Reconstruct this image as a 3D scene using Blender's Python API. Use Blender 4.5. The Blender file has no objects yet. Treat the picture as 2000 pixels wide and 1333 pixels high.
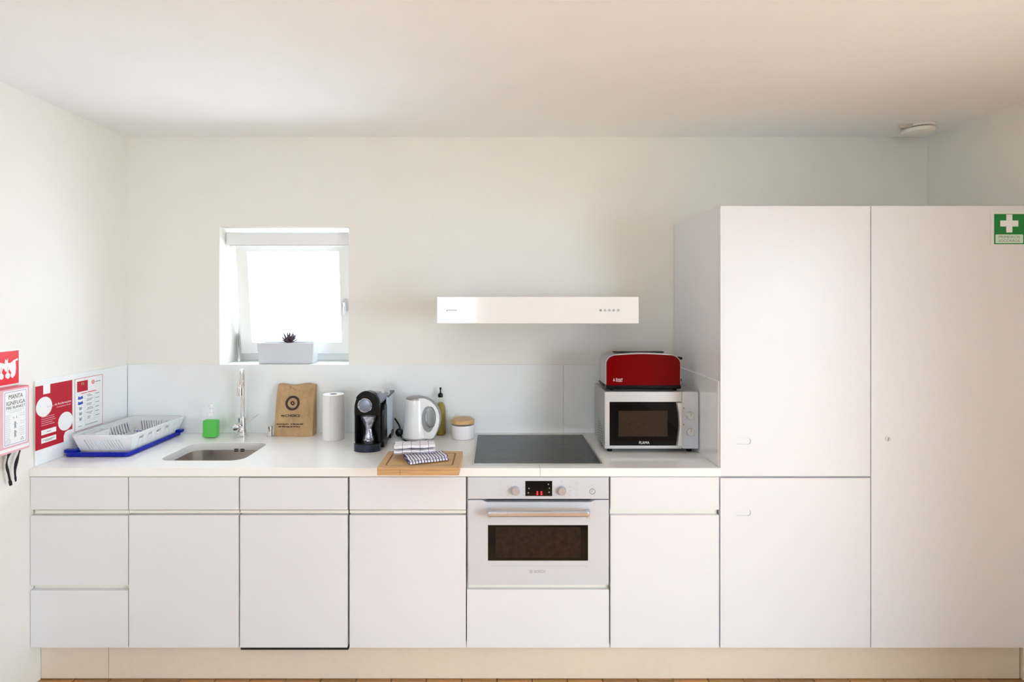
import bpy, bmesh, math, random
from mathutils import Vector, Matrix
from mathutils.geometry import tessellate_polygon
from mathutils import noise as mnoise
random.seed(7)
PI = math.pi
SC = bpy.context.scene
COL = SC.collection

# ------------------------------------------------------------------ camera, sky, sun, exposure
F, VX, VY, CZ = 1076.0, 970.0, 585.0, 1.623
cam_d = bpy.data.cameras.new('camera')
cam = bpy.data.objects.new('camera', cam_d); COL.objects.link(cam)
cam.location = (0, 0, CZ); cam.rotation_euler = (PI/2, 0, 0)
cam_d.sensor_fit = 'HORIZONTAL'; cam_d.sensor_width = 36.0
cam_d.lens = F/2000*36.0
cam_d.shift_x = (1000-VX)/2000; cam_d.shift_y = -(666.5-VY)/2000
cam_d.clip_start = 0.05; cam_d.clip_end = 200
SC.camera = cam

world = bpy.data.worlds.new('world'); SC.world = world
world.use_nodes = True
bg = world.node_tree.nodes['Background']
bg.inputs[0].default_value = (0.78, 0.90, 1.0, 1)
bg.inputs[1].default_value = 21.0

sun_d = bpy.data.lights.new('sun', 'SUN'); sun_d.energy = 17.0; sun_d.angle = math.radians(1.0)
sun_d.color = (1.0, 0.94, 0.84)
sun = bpy.data.objects.new('sun', sun_d); COL.objects.link(sun)
sun.rotation_euler = Vector((-0.85, 0.32, -0.58)).to_track_quat('-Z', 'Y').to_euler()

SC.view_settings.view_transform = 'Standard'
SC.view_settings.look = 'None'
SC.view_settings.gamma = 1.0
SC.view_settings.use_curve_mapping = False
SC.view_settings.exposure = -0.38
SC.cycles.use_denoising = True
SC.cycles.max_bounces = 12
SC.cycles.diffuse_bounces = 8
SC.cycles.caustics_reflective = False
SC.cycles.caustics_refractive = False
SC.cycles.sample_clamp_indirect = 6.0

# room dimensions
LX, RX, BY, RY, CEIL = -1.949, 2.27, 2.905, -5.0, 2.479     # left, right, kitchen wall, rear wall, ceiling
FD = 2.30                                                    # plane of the cabinet fronts
def portal(name, cx, w, h, y):
    d = bpy.data.lights.new(name, 'AREA'); d.shape = 'RECTANGLE'; d.size = w; d.size_y = h
    d.cycles.is_portal = True
    o = bpy.data.objects.new(name, d); COL.objects.link(o)
    o.location = (cx, y, 1.11); o.rotation_euler = (PI/2, 0, 0)
    return o
WINS = [(-1.75, -0.35)]                                      # window in the rear wall
WS, WH = 0.85, 2.25
for a, b in WINS:
    portal('sky_portal', (a+b)/2, b-a, WH-WS, RY-0.02).location.z = (WS+WH)/2
DY0, DY1, DH = -0.9, 0.9, 2.1                                # glazed door in the right wall, beside the camera
p = portal('sky_portal', 0, DY1-DY0, DH-0.02, 0); p.location = (RX+0.22, (DY0+DY1)/2, DH/2); p.rotation_euler = (PI/2, 0, PI/2)
p = portal('sky_portal', -1.12, 0.68, 0.73, 3.22); p.location.z = 1.64; p.rotation_euler = (-PI/2, 0, 0)

# ------------------------------------------------------------------ materials
def mat(name, col, rough=0.5, metal=0.0, spec=0.5, coat=0.0, trans=0.0, ior=1.45, bump=0.0, bscale=60,
        var=0.0, vscale=4.0, emit=None, alpha=1.0, sss=0.0, stretch=None, coat_rough=0.05):
    m = bpy.data.materials.new(name); m.use_nodes = True
    nt = m.node_tree; b = nt.nodes['Principled BSDF']
    b.inputs['Base Color'].default_value = (*col, 1)
    b.inputs['Roughness'].default_value = rough
    b.inputs['Metallic'].default_value = metal
    b.inputs['Specular IOR Level'].default_value = spec
    b.inputs['Coat Weight'].default_value = coat
    b.inputs['Coat Roughness'].default_value = coat_rough
    b.inputs['Transmission Weight'].default_value = trans
    b.inputs['IOR'].default_value = ior
    b.inputs['Alpha'].default_value = alpha
    b.inputs['Subsurface Weight'].default_value = sss
    if sss: b.inputs['Subsurface Scale'].default_value = 0.02
    if emit:
        b.inputs['Emission Color'].default_value = (*emit[:3], 1); b.inputs['Emission Strength'].default_value = emit[3]
    if var or bump:
        tc = nt.nodes.new('ShaderNodeTexCoord'); mp = nt.nodes.new('ShaderNodeMapping')
        nt.links.new(tc.outputs['Object'], mp.inputs[0])
        if stretch: mp.inputs['Scale'].default_value = stretch
        if var:
            n = nt.nodes.new('ShaderNodeTexNoise'); n.inputs['Scale'].default_value = vscale; n.inputs['Detail'].default_value = 5
            nt.links.new(mp.outputs[0], n.inputs['Vector'])
            r = nt.nodes.new('ShaderNodeValToRGB')
            r.color_ramp.elements[0].position = 0.3; r.color_ramp.elements[1].position = 0.7
            r.color_ramp.elements[0].color = (*[max(0, c*(1-var)) for c in col], 1)
            r.color_ramp.elements[1].color = (*[min(1, c*(1+var)) for c in col], 1)
            nt.links.new(n.outputs[0], r.inputs[0]); nt.links.new(r.outputs[0], b.inputs['Base Color'])
        if bump:
            n = nt.nodes.new('ShaderNodeTexNoise'); n.inputs['Scale'].default_value = bscale; n.inputs['Detail'].default_value = 3
            nt.links.new(mp.outputs[0], n.inputs['Vector'])
            bp = nt.nodes.new('ShaderNodeBump'); bp.inputs['Strength'].default_value = bump; bp.inputs['Distance'].default_value = 0.002
            nt.links.new(n.outputs[0], bp.inputs['Height']); nt.links.new(bp.outputs[0], b.inputs['Normal'])
    return m

def thin_glass(name, tint=(1, 1, 1), refl=0.08):
    m = bpy.data.materials.new(name); m.use_nodes = True; nt = m.node_tree
    nt.nodes.remove(nt.nodes['Principled BSDF']); out = nt.nodes['Material Output']
    t = nt.nodes.new('ShaderNodeBsdfTransparent'); t.inputs[0].default_value = (*tint, 1)
    g = nt.nodes.new('ShaderNodeBsdfGlossy'); g.inputs['Roughness'].default_value = 0.02
    x = nt.nodes.new('ShaderNodeMixShader'); lw = nt.nodes.new('ShaderNodeLayerWeight'); lw.inputs[0].default_value = 0.5
    pw = nt.nodes.new('ShaderNodeMath'); pw.operation = 'POWER'; pw.inputs[1].default_value = 5.0
    f = nt.nodes.new('ShaderNodeMath'); f.operation = 'MULTIPLY_ADD'; f.inputs[1].default_value = 0.9; f.inputs[2].default_value = 0.04
    nt.links.new(lw.outputs['Facing'], pw.inputs[0]); nt.links.new(pw.outputs[0], f.inputs[0])
    nt.links.new(f.outputs[0], x.inputs[0]); nt.links.new(t.outputs[0], x.inputs[1]); nt.links.new(g.outputs[0], x.inputs[2])
    nt.links.new(x.outputs[0], out.inputs[0])
    return m

M = {}
M['wall'] = mat('wall_paint', (0.80, 0.80, 0.765), 0.75, bump=0.12, bscale=180, var=0.012)
M['ceiling'] = mat('ceiling_paint', (0.88, 0.91, 0.935), 0.8, bump=0.10, bscale=120, var=0.01)
M['front'] = mat('white_lacquer', (0.765, 0.78, 0.82), 0.33, spec=0.45, var=0.006, vscale=2)
M['carcass'] = mat('white_melamine', (0.70, 0.69, 0.66), 0.5, var=0.01)
M['rail'] = mat('grip_rail_white', (0.80, 0.79, 0.74), 0.35, var=0.01)
M['plinth'] = mat('plinth_bounce_tan', (0.75, 0.67, 0.55), 0.28, spec=0.6, var=0.02, vscale=30)  # white plinth; the floor's warm bounce is put into its colour
M['worktop'] = mat('white_quartz_worktop', (0.90, 0.905, 0.90), 0.09, spec=0.5, var=0.012, vscale=25)
M['glass_white'] = mat('back_painted_white_glass', (0.83, 0.87, 0.89), 0.03, spec=0.55, coat=0.4, coat_rough=0.01, var=0.004)
M['frame_white'] = mat('window_lacquer', (0.86, 0.87, 0.87), 0.35, var=0.006)
M['blind'] = mat('blind_fabric_white', (0.82, 0.85, 0.86), 0.5, var=0.01)
M['pane'] = thin_glass('window_glass')
M['chrome'] = mat('chrome', (0.80, 0.81, 0.83), 0.06, 1.0, var=0.01)
M['steel'] = mat('brushed_steel', (0.74, 0.70, 0.67), 0.27, 1.0, bump=0.08, bscale=200, stretch=(1, 1, 30), var=0.05)
M['hob_trim'] = mat('hob_trim_steel', (0.62, 0.62, 0.60), 0.3, 1.0, var=0.02)
M['oven'] = mat('oven_enamel_silver', (0.62, 0.65, 0.72), 0.30, 0.10, var=0.012, bump=0.03, bscale=300)
M['alu'] = mat('satin_aluminium', (0.62, 0.62, 0.66), 0.30, 0.45, var=0.02)
M['handle'] = mat('oven_handle_metal', (0.60, 0.62, 0.68), 0.24, 0.85, var=0.01)
M['knob'] = mat('knob_metal', (0.50, 0.49, 0.54), 0.3, 0.5, var=0.02)
M['disc'] = mat('slate_metal_disc', (0.22, 0.25, 0.32), 0.3, 0.5, var=0.02)
M['silver'] = mat('silver_plastic', (0.60, 0.61, 0.63), 0.32, 0.45, var=0.015)
M['silver_dk'] = mat('silver_grey_casing', (0.46, 0.47, 0.49), 0.38, 0.4, var=0.02)
M['panel_blue'] = mat('pale_silver_control_panel', (0.60, 0.63, 0.70), 0.35, 0.3, var=0.01)
M['blackglass'] = mat('black_glass', (0.004, 0.004, 0.005), 0.03, spec=0.28, var=0.05)
M['hob'] = mat('ceramic_hob_glass', (0.022, 0.024, 0.028), 0.16, spec=0.38, var=0.25, vscale=9, bump=0.02, bscale=70)
M['black'] = mat('black_plastic', (0.005, 0.005, 0.006), 0.22, spec=0.25, var=0.1)
M['blackmatte'] = mat('matte_black', (0.006, 0.006, 0.007), 0.7, var=0.1)
M['darkmetal'] = mat('dark_blue_black_metal', (0.03, 0.035, 0.06), 0.25, 0.6, var=0.1)
M['red'] = mat('red_gloss_enamel', (0.15, 0.0006, 0.002), 0.10, spec=0.16, coat=0.0, var=0.05)
M['red_print'] = mat('red_print', (0.42, 0.008, 0.025), 0.4, spec=0.3, var=0.03)
M['red_sign'] = mat('red_sign_print', (0.72, 0.015, 0.03), 0.35, var=0.03)
M['red_box'] = mat('rose_red_box_plastic', (0.62, 0.10, 0.16), 0.35, var=0.04)
M['pink'] = mat('pale_pink_plastic', (0.74, 0.45, 0.52), 0.4, var=0.03)
M['paper'] = mat('white_paper', (0.84, 0.86, 0.87), 0.5, var=0.01)
M['ink'] = mat('black_ink', (0.03, 0.03, 0.04), 0.6, var=0.1)
M['inkgrey'] = mat('grey_ink', (0.28, 0.31, 0.36), 0.6, var=0.05)
M['inklight'] = mat('pale_grey_ink', (0.52, 0.56, 0.60), 0.6, var=0.05)
M['inkblue'] = mat('blue_ink', (0.03, 0.08, 0.42), 0.5, var=0.05)
M['kraft'] = mat('brown_kraft_paper', (0.46, 0.30, 0.155), 0.75, var=0.14, vscale=14, bump=0.9, bscale=22)
M['kraft_ink'] = mat('dark_brown_ink', (0.05, 0.03, 0.025), 0.7, var=0.1)
M['bamboo'] = mat('bamboo_wood', (0.55, 0.33, 0.15), 0.42, var=0.16, vscale=5, stretch=(2, 30, 30), bump=0.05, bscale=30)
M['bamboo_dk'] = mat('bamboo_groove', (0.26, 0.13, 0.05), 0.6, var=0.1)
M['lidwood'] = mat('pale_bamboo_lid', (0.60, 0.38, 0.18), 0.45, var=0.10, vscale=8, stretch=(2, 20, 20))
M['blue'] = mat('blue_plastic', (0.002, 0.010, 0.32), 0.25, spec=0.3, var=0.04)
M['milky'] = mat('milky_white_plastic', (0.86, 0.88, 0.90), 0.35, trans=0.0, alpha=0.86, var=0.01)
M['whiteplastic'] = mat('white_plastic', (0.84, 0.85, 0.87), 0.18, var=0.008, coat=0.3)
M['greyplastic'] = mat('grey_plastic', (0.27, 0.27, 0.29), 0.4, var=0.03)
M['taupe'] = mat('taupe_metallic_plastic', (0.33, 0.31, 0.31), 0.3, 0.3, var=0.03)
M['tank'] = mat('smoked_water_tank', (0.50, 0.55, 0.62), 0.2, var=0.02)
M['green'] = mat('green_soap', (0.02, 0.50, 0.003), 0.15, spec=0.3, var=0.05)
M['clear'] = mat('clear_plastic', (0.88, 0.93, 0.92), 0.08, alpha=0.10, spec=0.3, var=0.01)
M['oil'] = mat('olive_oil', (0.27, 0.165, 0.003), 0.06, spec=0.35, var=0.15, vscale=14)
M['bottleglass'] = mat('pale_bottle_glass', (0.62, 0.66, 0.42), 0.04, alpha=0.12, spec=0.5, var=0.02)
M['tissue'] = mat('paper_towel', (0.85, 0.86, 0.87), 0.9, bump=0.5, bscale=150, var=0.01)
M['card'] = mat('grey_cardboard', (0.34, 0.32, 0.30), 0.9, var=0.05)
M['ceramic'] = mat('white_ceramic', (0.82, 0.82, 0.85), 0.10, coat=0.5, var=0.005)
M['planter'] = mat('white_planter', (0.62, 0.65, 0.70), 0.35, var=0.01)
M['soil'] = mat('dark_soil', (0.03, 0.02, 0.015), 0.95, var=0.3, vscale=80, bump=0.8)
M['succulent'] = mat('purple_green_succulent', (0.085, 0.055, 0.075), 0.5, var=0.35, vscale=30)
M['grout'] = mat('grout', (0.30, 0.19, 0.12), 0.9, var=0.1, bump=0.3)
M['skirt'] = mat('white_trim', (0.80, 0.79, 0.76), 0.4, var=0.01)
M['detector'] = mat('off_white_detector_plastic', (0.80, 0.80, 0.77), 0.4, var=0.008)
M['green_sign'] = mat('green_sign_print', (0.003, 0.20, 0.035), 0.35, var=0.04)
M['sign_pale'] = mat('pale_green_print', (0.62, 0.80, 0.66), 0.4, var=0.02)
M['sign_board'] = mat('white_sign_board', (0.78, 0.80, 0.80), 0.35, var=0.01)
M['led'] = mat('red_display_digits', (0.8, 0.01, 0.02), 0.4, emit=(1.0, 0.02, 0.05, 1.2), var=0.01)
M['mesh_brown'] = mat('oven_interior_brown', (0.020, 0.012, 0.009), 0.3, spec=0.25, var=0.5, vscale=40)
M['mw_screen'] = mat('microwave_mesh_brown', (0.030, 0.016, 0.009), 0.3, spec=0.2, var=0.35, vscale=160)
M['logo'] = mat('white_print', (0.80, 0.78, 0.78), 0.4, var=0.01)
M['strap'] = mat('black_strap_fabric', (0.008, 0.008, 0.01), 0.8, var=0.1)

def terracotta():
    m = mat('terracotta_tile', (0.37, 0.185, 0.066), 0.34, spec=0.5, var=0.30, vscale=7, bump=0.25, bscale=40)
    nt = m.node_tree; b = nt.nodes['Principled BSDF']
    lk = b.inputs['Base Color'].links[0]; src = lk.from_socket
    oi = nt.nodes.new('ShaderNodeObjectInfo'); hs = nt.nodes.new('ShaderNodeHueSaturation')
    mr = nt.nodes.new('ShaderNodeMapRange'); mr.inputs['To Min'].default_value = 0.75; mr.inputs['To Max'].default_value = 1.25
    nt.links.new(oi.outputs['Random'], mr.inputs[0]); nt.links.new(mr.outputs[0], hs.inputs['Value'])
    nt.links.new(src, hs.inputs['Color']); nt.links.new(hs.outputs[0], b.inputs['Base Color'])
    return m
M['terracotta'] = terracotta()

def brick_floor():
    m = bpy.data.materials.new('terracotta_floor_far'); m.use_nodes = True; nt = m.node_tree
    b = nt.nodes['Principled BSDF']; b.inputs['Roughness'].default_value = 0.36
    tc = nt.nodes.new('ShaderNodeTexCoord'); br = nt.nodes.new('ShaderNodeTexBrick')
    br.offset = 0.0; br.inputs['Scale'].default_value = 1.0
    br.inputs['Brick Width'].default_value = 0.15; br.inputs['Row Height'].default_value = 0.15
    br.inputs['Mortar Size'].default_value = 0.003
    br.inputs['Color1'].default_value = (0.40, 0.205, 0.074, 1); br.inputs['Color2'].default_value = (0.33, 0.165, 0.06, 1)
    br.inputs['Mortar'].default_value = (0.30, 0.19, 0.12, 1)
    nt.links.new(tc.outputs['Object'], br.inputs['Vector']); nt.links.new(br.outputs[0], b.inputs['Base Color'])
    return m
M['floor_far'] = brick_floor()

def towel_mat(name, sx, sy, wx, wy, col=(0.06, 0.06, 0.18)):
    """white woven cloth with dark blue check lines laid out along the cloth's own UVs (metres)"""
    m = bpy.data.materials.new(name); m.use_nodes = True; nt = m.node_tree
    b = nt.nodes['Principled BSDF']; b.inputs['Roughness'].default_value = 0.95
    uv = nt.nodes.new('ShaderNodeUVMap'); uv.uv_map = 'UVMap'; sp = nt.nodes.new('ShaderNodeSeparateXYZ')
    nt.links.new(uv.outputs[0], sp.inputs[0])
    outs = []
    for ax, s, w in (('X', sx, wx), ('Y', sy, wy)):
        mo = nt.nodes.new('ShaderNodeMath'); mo.operation = 'PINGPONG'; mo.inputs[1].default_value = s/2
        nt.links.new(sp.outputs[ax], mo.inputs[0])
        lt = nt.nodes.new('ShaderNodeMath'); lt.operation = 'LESS_THAN'; lt.inputs[1].default_value = w/2
        nt.links.new(mo.outputs[0], lt.inputs[0]); outs.append(lt)
    mx = nt.nodes.new('ShaderNodeMath'); mx.operation = 'MAXIMUM'
    nt.links.new(outs[0].outputs[0], mx.inputs[0]); nt.links.new(outs[1].outputs[0], mx.inputs[1])
    mc = nt.nodes.new('ShaderNodeMix'); mc.data_type = 'RGBA'
    nt.links.new(mx.outputs[0], mc.inputs['Factor'])
    mc.inputs['A'].default_value = (0.80, 0.79, 0.84, 1); mc.inputs['B'].default_value = (*col, 1)
    nt.links.new(mc.outputs['Result'], b.inputs['Base Color'])
    return m

# ------------------------------------------------------------------ mesh helpers
ORG = {}
def X(px, D): return (px-VX)*D/F
def Z(py, D): return CZ-(py-VY)*D/F

def link(name, bm, m, parent=None, org=None, smooth=True, angle=35):
    """one mesh object from world-space bmesh; its origin sits at the parent's origin, or at its own base"""
    if parent is not None: o0 = ORG[parent.name]
    elif org is not None: o0 = Vector(org)
    else:
        xs = [v.co.x for v in bm.verts]; ys = [v.co.y for v in bm.verts]; zs = [v.co.z for v in bm.verts]
        o0 = Vector(((min(xs)+max(xs))/2, (min(ys)+max(ys))/2, min(zs)))
    bmesh.ops.translate(bm, verts=bm.verts, vec=-o0)
    me = bpy.data.meshes.new(name); bm.to_mesh(me); bm.free()
    if name == 'lettering': smooth = False
    ms = m if isinstance(m, (list, tuple)) else [m]
    for q in ms: me.materials.append(q)
    if smooth:
        for pl in me.polygons: pl.use_smooth = True
        try: me.set_sharp_from_angle(angle=math.radians(angle))
        except Exception: pass
    o = bpy.data.objects.new(name, me); COL.objects.link(o)
    if smooth and len(me.polygons) < 700 and angle < 100:
        wn = o.modifiers.new('normals', 'WEIGHTED_NORMAL'); wn.keep_sharp = True
    if parent is not None: o.parent = parent
    else: o.location = o0
    ORG[o.name] = o0
    return o

def thing(name, label, cat, loc, group=None):
    o = bpy.data.objects.new(name, None); COL.objects.link(o); o.location = loc
    o.empty_display_size = 0.05
    ORG[o.name] = Vector(loc); tag(o, label, cat, group); return o
def tag(o, label=None, cat=None, group=None, kind=None):
    if label: o['label'] = label
    if cat: o['category'] = cat
    if group: o['group'] = group
    if kind: o['kind'] = kind
    return o

def bx(bm, x0, x1, y0, y1, z0, z1, bev=0.0, seg=2):
    vs = [bm.verts.new((x, y, z)) for x in (min(x0, x1), max(x0, x1)) for y in (min(y0, y1), max(y0, y1)) for z in (min(z0, z1), max(z0, z1))]
    fs = [(0, 1, 3, 2), (4, 6, 7, 5), (0, 4, 5, 1), (2, 3, 7, 6), (0, 2, 6, 4), (1, 5, 7, 3)]
    faces = [bm.faces.new([vs[i] for i in f]) for f in fs]
    if bev:
        es = list({e for f in faces for e in f.edges})
        bmesh.ops.bevel(bm, geom=es, offset=bev, segments=seg, profile=0.5, affect='EDGES', clamp_overlap=True)
    return bm
def box(*a, **k): return bx(bmesh.new(), *a, **k)

def lathe(profile, c, segs=32, axis='z', bm=None, squash=1.0):
    bm = bm or bmesh.new(); rings = []
    for r, h in profile:
        ring = []
        for i in range(segs):
            a = 2*PI*i/segs; u, v = r*math.cos(a), r*math.sin(a)*squash
            if axis == 'z': p = (c[0]+u, c[1]+v, c[2]+h)
            elif axis == 'y': p = (c[0]+u, c[1]+h, c[2]-v)
            else: p = (c[0]+h, c[1]+u, c[2]+v)
            ring.append(bm.verts.new(p))
        rings.append(ring)
    for a, b in zip(rings, rings[1:]):
        for i in range(segs):
            j = (i+1) % segs; bm.faces.new((a[i], a[j], b[j], b[i]))
    bm.faces.new(rings[0][::-1]); bm.faces.new(rings[-1])
    bmesh.ops.remove_doubles(bm, verts=bm.verts, dist=1e-6)
    bmesh.ops.recalc_face_normals(bm, faces=bm.faces)
    return bm

def smooth_path(pts, n=8):
    pts = [Vector(p) for p in pts]; out = []
    P = [2*pts[0]-pts[1]]+pts+[2*pts[-1]-pts[-2]]
    for i in range(1, len(P)-2):
        for k in range(n):
            t = k/n; a, b, c, d = P[i-1], P[i], P[i+1], P[i+2]
            out.append(0.5*((2*b)+(-a+c)*t+(2*a-5*b+4*c-d)*t*t+(-a+3*b-3*c+d)*t**3))
    out.append(pts[-1]); return out

def tube(pts, r, segs=12, bm=None, flat=None):
    """round (or flat=(wide, thin) elliptical) tube along pts; r may be a list"""
    bm = bm or bmesh.new(); pts = [Vector(p) for p in pts]; n = len(pts)
    rs = r if isinstance(r, (list, tuple)) else [r]*n
    rings = []; prev = None
    for i, p in enumerate(pts):
        t = (pts[min(i+1, n-1)]-pts[max(i-1, 0)]).normalized()
        if prev is None:
            ref = Vector((0, 0, 1)) if abs(t.z) < 0.9 else Vector((1, 0, 0)); s = t.cross(ref).normalized()
        else: s = (prev-t*prev.dot(t)).normalized()
        prev = s; u = t.cross(s)
        ring = []
        for k in range(segs):
            a = 2*PI*k/segs; ra, rb = (rs[i], rs[i]) if not flat else (rs[i]*flat[0], rs[i]*flat[1])
            ring.append(bm.verts.new(p+s*math.cos(a)*ra+u*math.sin(a)*rb))
        rings.append(ring)
    for a, b in zip(rings, rings[1:]):
        for k in range(segs):
            j = (k+1) % segs; bm.faces.new((a[k], a[j], b[j], b[k]))
    bm.faces.new(rings[0][::-1]); bm.faces.new(rings[-1])
    bmesh.ops.recalc_face_normals(bm, faces=bm.faces)
    return bm

def fr_front(D): return lambda u, v, w: Vector((u, D-w, v))          # faces the camera
def fr_left(Xp): return lambda u, v, w: Vector((Xp+w, u, v))          # on the left wall, faces right
def fr_top(z): return lambda u, v, w: Vector((u, v, z+w))
def prism(loops, fr, w0, w1, bm=None, bev=0.0):
    """polygon with holes, extruded from w0 to w1 in the frame fr"""
    bm = bm or bmesh.new()
    flat = [p for l in loops for p in l]
    tris = tessellate_polygon([[Vector((p[0], p[1], 0)) for p in l] for l in loops])
    A = [bm.verts.new(fr(p[0], p[1], w0)) for p in flat]; B = [bm.verts.new(fr(p[0], p[1], w1)) for p in flat]
    for t in tris:
        try: bm.faces.new([A[i] for i in t]); bm.faces.new([B[i] for i in reversed(t)])
        except ValueError: pass
    i0 = 0; top_edges = []
    for l in loops:
        n = len(l)
        for i in range(n):
            a, b = i0+i, i0+(i+1) % n
            f = bm.faces.new((A[a], A[b], B[b], B[a]))
            top_edges.append(bm.edges.get((B[a], B[b])))
        i0 += n
    bmesh.ops.recalc_face_normals(bm, faces=bm.faces)
    if bev:
        bmesh.ops.bevel(bm, geom=[e for e in top_edges if e], offset=bev, segments=2, profile=0.5, affect='EDGES', clamp_overlap=True)
    return bm

def rrect(x0, x1, z0, z1, r, n=6):
    out = []
    for cx, cz, a0 in ((x1-r, z1-r, 0), (x0+r, z1-r, 90), (x0+r, z0+r, 180), (x1-r, z0+r, 270)):
        for i in range(n+1):
            a = math.radians(a0+90*i/n); out.append((cx+r*math.cos(a), cz+r*math.sin(a)))
    return out
def circ(cx, cz, r, n=24, rz=None):
    rz = rz or r
    return [(cx+r*math.cos(2*PI*i/n), cz+rz*math.sin(2*PI*i/n)) for i in range(n)]
def rect(x0, x1, z0, z1): return [(x0, z0), (x1, z0), (x1, z1), (x0, z1)]

def text_bm(s, u0, u1, v0, v1, fr, w0, w1, bold=0.0):
    """lettering from the glyph outlines: every outline with its counters becomes one extruded prism"""
    c = bpy.data.curves.new('t', 'FONT'); c.body = s; c.size = 1; c.offset = bold; c.resolution_u = 3; c.fill_mode = 'NONE'
    o = bpy.data.objects.new('t', c); COL.objects.link(o)
    dg = bpy.context.evaluated_depsgraph_get(); me = bpy.data.meshes.new_from_object(o.evaluated_get(dg))
    bpy.data.objects.remove(o); bpy.data.curves.remove(c)
    P_ = [(v.co.x, v.co.y) for v in me.vertices]; nb = {}
    for e in me.edges:
        a, b = e.vertices; nb.setdefault(a, []).append(b); nb.setdefault(b, []).append(a)
    bpy.data.meshes.remove(me)
    seen, loops = set(), []
    for st_ in nb:
        if st_ in seen: continue
        lp, cur, prv = [], st_, None
        while cur is not None and cur not in seen:
            seen.add(cur); lp.append(P_[cur])
            nxt = [q for q in nb[cur] if q != prv and q not in seen]
            prv, cur = cur, (nxt[0] if nxt else None)
        cl = []
        for q in lp:
            if not cl or abs(q[0]-cl[-1][0])+abs(q[1]-cl[-1][1]) > 1e-4: cl.append(q)
        if len(cl) > 2: loops.append(cl)
    def inside(p, l):
        r = False
        for (x1, y1), (x2, y2) in zip(l, l[1:]+l[:1]):
            if (y1 > p[1]) != (y2 > p[1]) and p[0] < (x2-x1)*(p[1]-y1)/(y2-y1)+x1: r = not r
        return r
    par = [[k for k, m_ in enumerate(loops) if k != i and inside(l[0], m_)] for i, l in enumerate(loops)]
    xs = [p[0] for l in loops for p in l]; ys = [p[1] for l in loops for p in l]
    ax, bx_, ay, by = min(xs), max(xs), min(ys), max(ys)
    f = lambda l: [(u0+(x-ax)/(bx_-ax)*(u1-u0), v0+(y-ay)/(by-ay)*(v1-v0)) for x, y in l]
    bm = bmesh.new(); kk = 1000.0
    for i, l in enumerate(loops):
        if len(par[i]) % 2: continue
        grp = [f(l)]+[f(loops[k]) for k in range(len(loops)) if len(par[k]) == len(par[i])+1 and i in par[k]]
        grp = [[(a*kk, b*kk) for a, b in q] for q in grp]
        prism(grp, lambda a, b, w: fr(a/kk, b/kk, w), w0, w1, bm)
    return bm

def bars(fr, rects, w0, w1):
    bm = bmesh.new()
    for r in rects: prism([rect(*r)], fr, w0, w1, bm)
    return bm

# ------------------------------------------------------------------ structure
def struct(name, bm, m, label, cat, smooth=False):
    o = link(name, bm, m, org=(0, 0, 0), smooth=smooth); tag(o, label, cat, kind='structure'); return o

WX0, WX1, WZ0, WZ1 = X(429, BY), X(681, BY), Z(713, BY), Z(443, BY)
wall_back = struct('wall_back', prism([rect(LX-0.2, RX+0.2, -0.2, CEIL+0.2), rect(WX0, WX1, WZ0, WZ1)], fr_front(BY), -0.30, 0.0), M['wall'],
       'long off-white painted wall behind the worktop with a small deep window', 'wall')
struct('wall_left', box(LX-0.2, LX, RY-0.2, BY, -0.2, CEIL+0.2), M['wall'], 'off-white painted side wall at the left end of the kitchen', 'wall')
struct('wall_right', prism([rect(RY-0.2, BY, -0.2, CEIL+0.2), rect(DY0, DY1, 0.01, DH)], lambda u, v, w: Vector((RX+w, u, v)), 0.0, 0.2), M['wall'], 'off-white painted side wall beyond the tall cupboards', 'wall')
struct('ceiling', box(LX, RX, RY, BY, CEIL, CEIL+0.2), M['ceiling'], 'plain white ceiling', 'ceiling')
fl = struct('floor', box(LX, RX, RY, BY, -0.12, -0.006), [M['floor_far']], 'terracotta tiled floor along the foot of the cabinets', 'floor')
tile_me = None; P_ = 0.15
ny = 8
for iy in range(ny):
    for ix in range(29):
        x0 = LX+ix*P_; y0 = 2.50-(iy+1)*P_
        wdt = min(P_, RX-x0)
        if wdt < 0.03: continue
        if tile_me is None or wdt < P_-1e-4:
            o = link('floor_tile', box(x0+0.002, x0+wdt-0.002, y0+0.002, y0+P_-0.002, -0.006, 0.0, bev=0.0015, seg=1), M['terracotta'], fl)
            if tile_me is None:
                me = o.data
                for v in me.vertices: v.co -= Vector((x0, y0, 0))
                o.location = (x0, y0, 0); tile_me = me
        else:
            o = bpy.data.objects.new('floor_tile', tile_me); COL.objects.link(o); o.parent = fl; o.location = (x0, y0, 0)
        o.location.z += random.uniform(-0.0006, 0.0006)
# rest of the floor: tiled right up to the near edge of the single tiles
struct('floor_rear', box(LX, RX, RY, 2.50-ny*P_, -0.006, -0.0005), M['floor_far'], 'terracotta tiled floor in the rest of the room', 'floor')

# rear wall with two wide windows
wr = struct('wall_rear', prism([rect(LX-0.2, RX+0.2, -0.2, CEIL+0.2)]+[rect(a, b, WS, WH) for a, b in WINS], lambda u, v, w: Vector((u, RY+w, v)), -0.25, 0.0), M['wall'],
            'off-white rear wall with one wide window to the outside', 'wall')
for i, (a, b) in enumerate(WINS):
    d = thing('window_%d' % (i+2), 'wide white window in the rear wall', 'window', ((a+b)/2, RY-0.1, WS)); d['kind'] = 'structure'
    mid = (a+b)/2
    g = [rect(a, b, WS, WH), rect(a+0.05, mid-0.03, WS+0.05, WH-0.05), rect(mid+0.03, b-0.05, WS+0.05, WH-0.05)]
    link('window_frame', prism(g, lambda u, v, w: Vector((u, RY+w, v)), -0.14, -0.08), M['frame_white'], d, smooth=False)
    for s0, s1 in ((a+0.05, mid-0.03), (mid+0.03, b-0.05)):
        link('pane', box(s0, s1, RY-0.113, RY-0.108, WS+0.05, WH-0.05), M['pane'], d, smooth=False)
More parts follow.
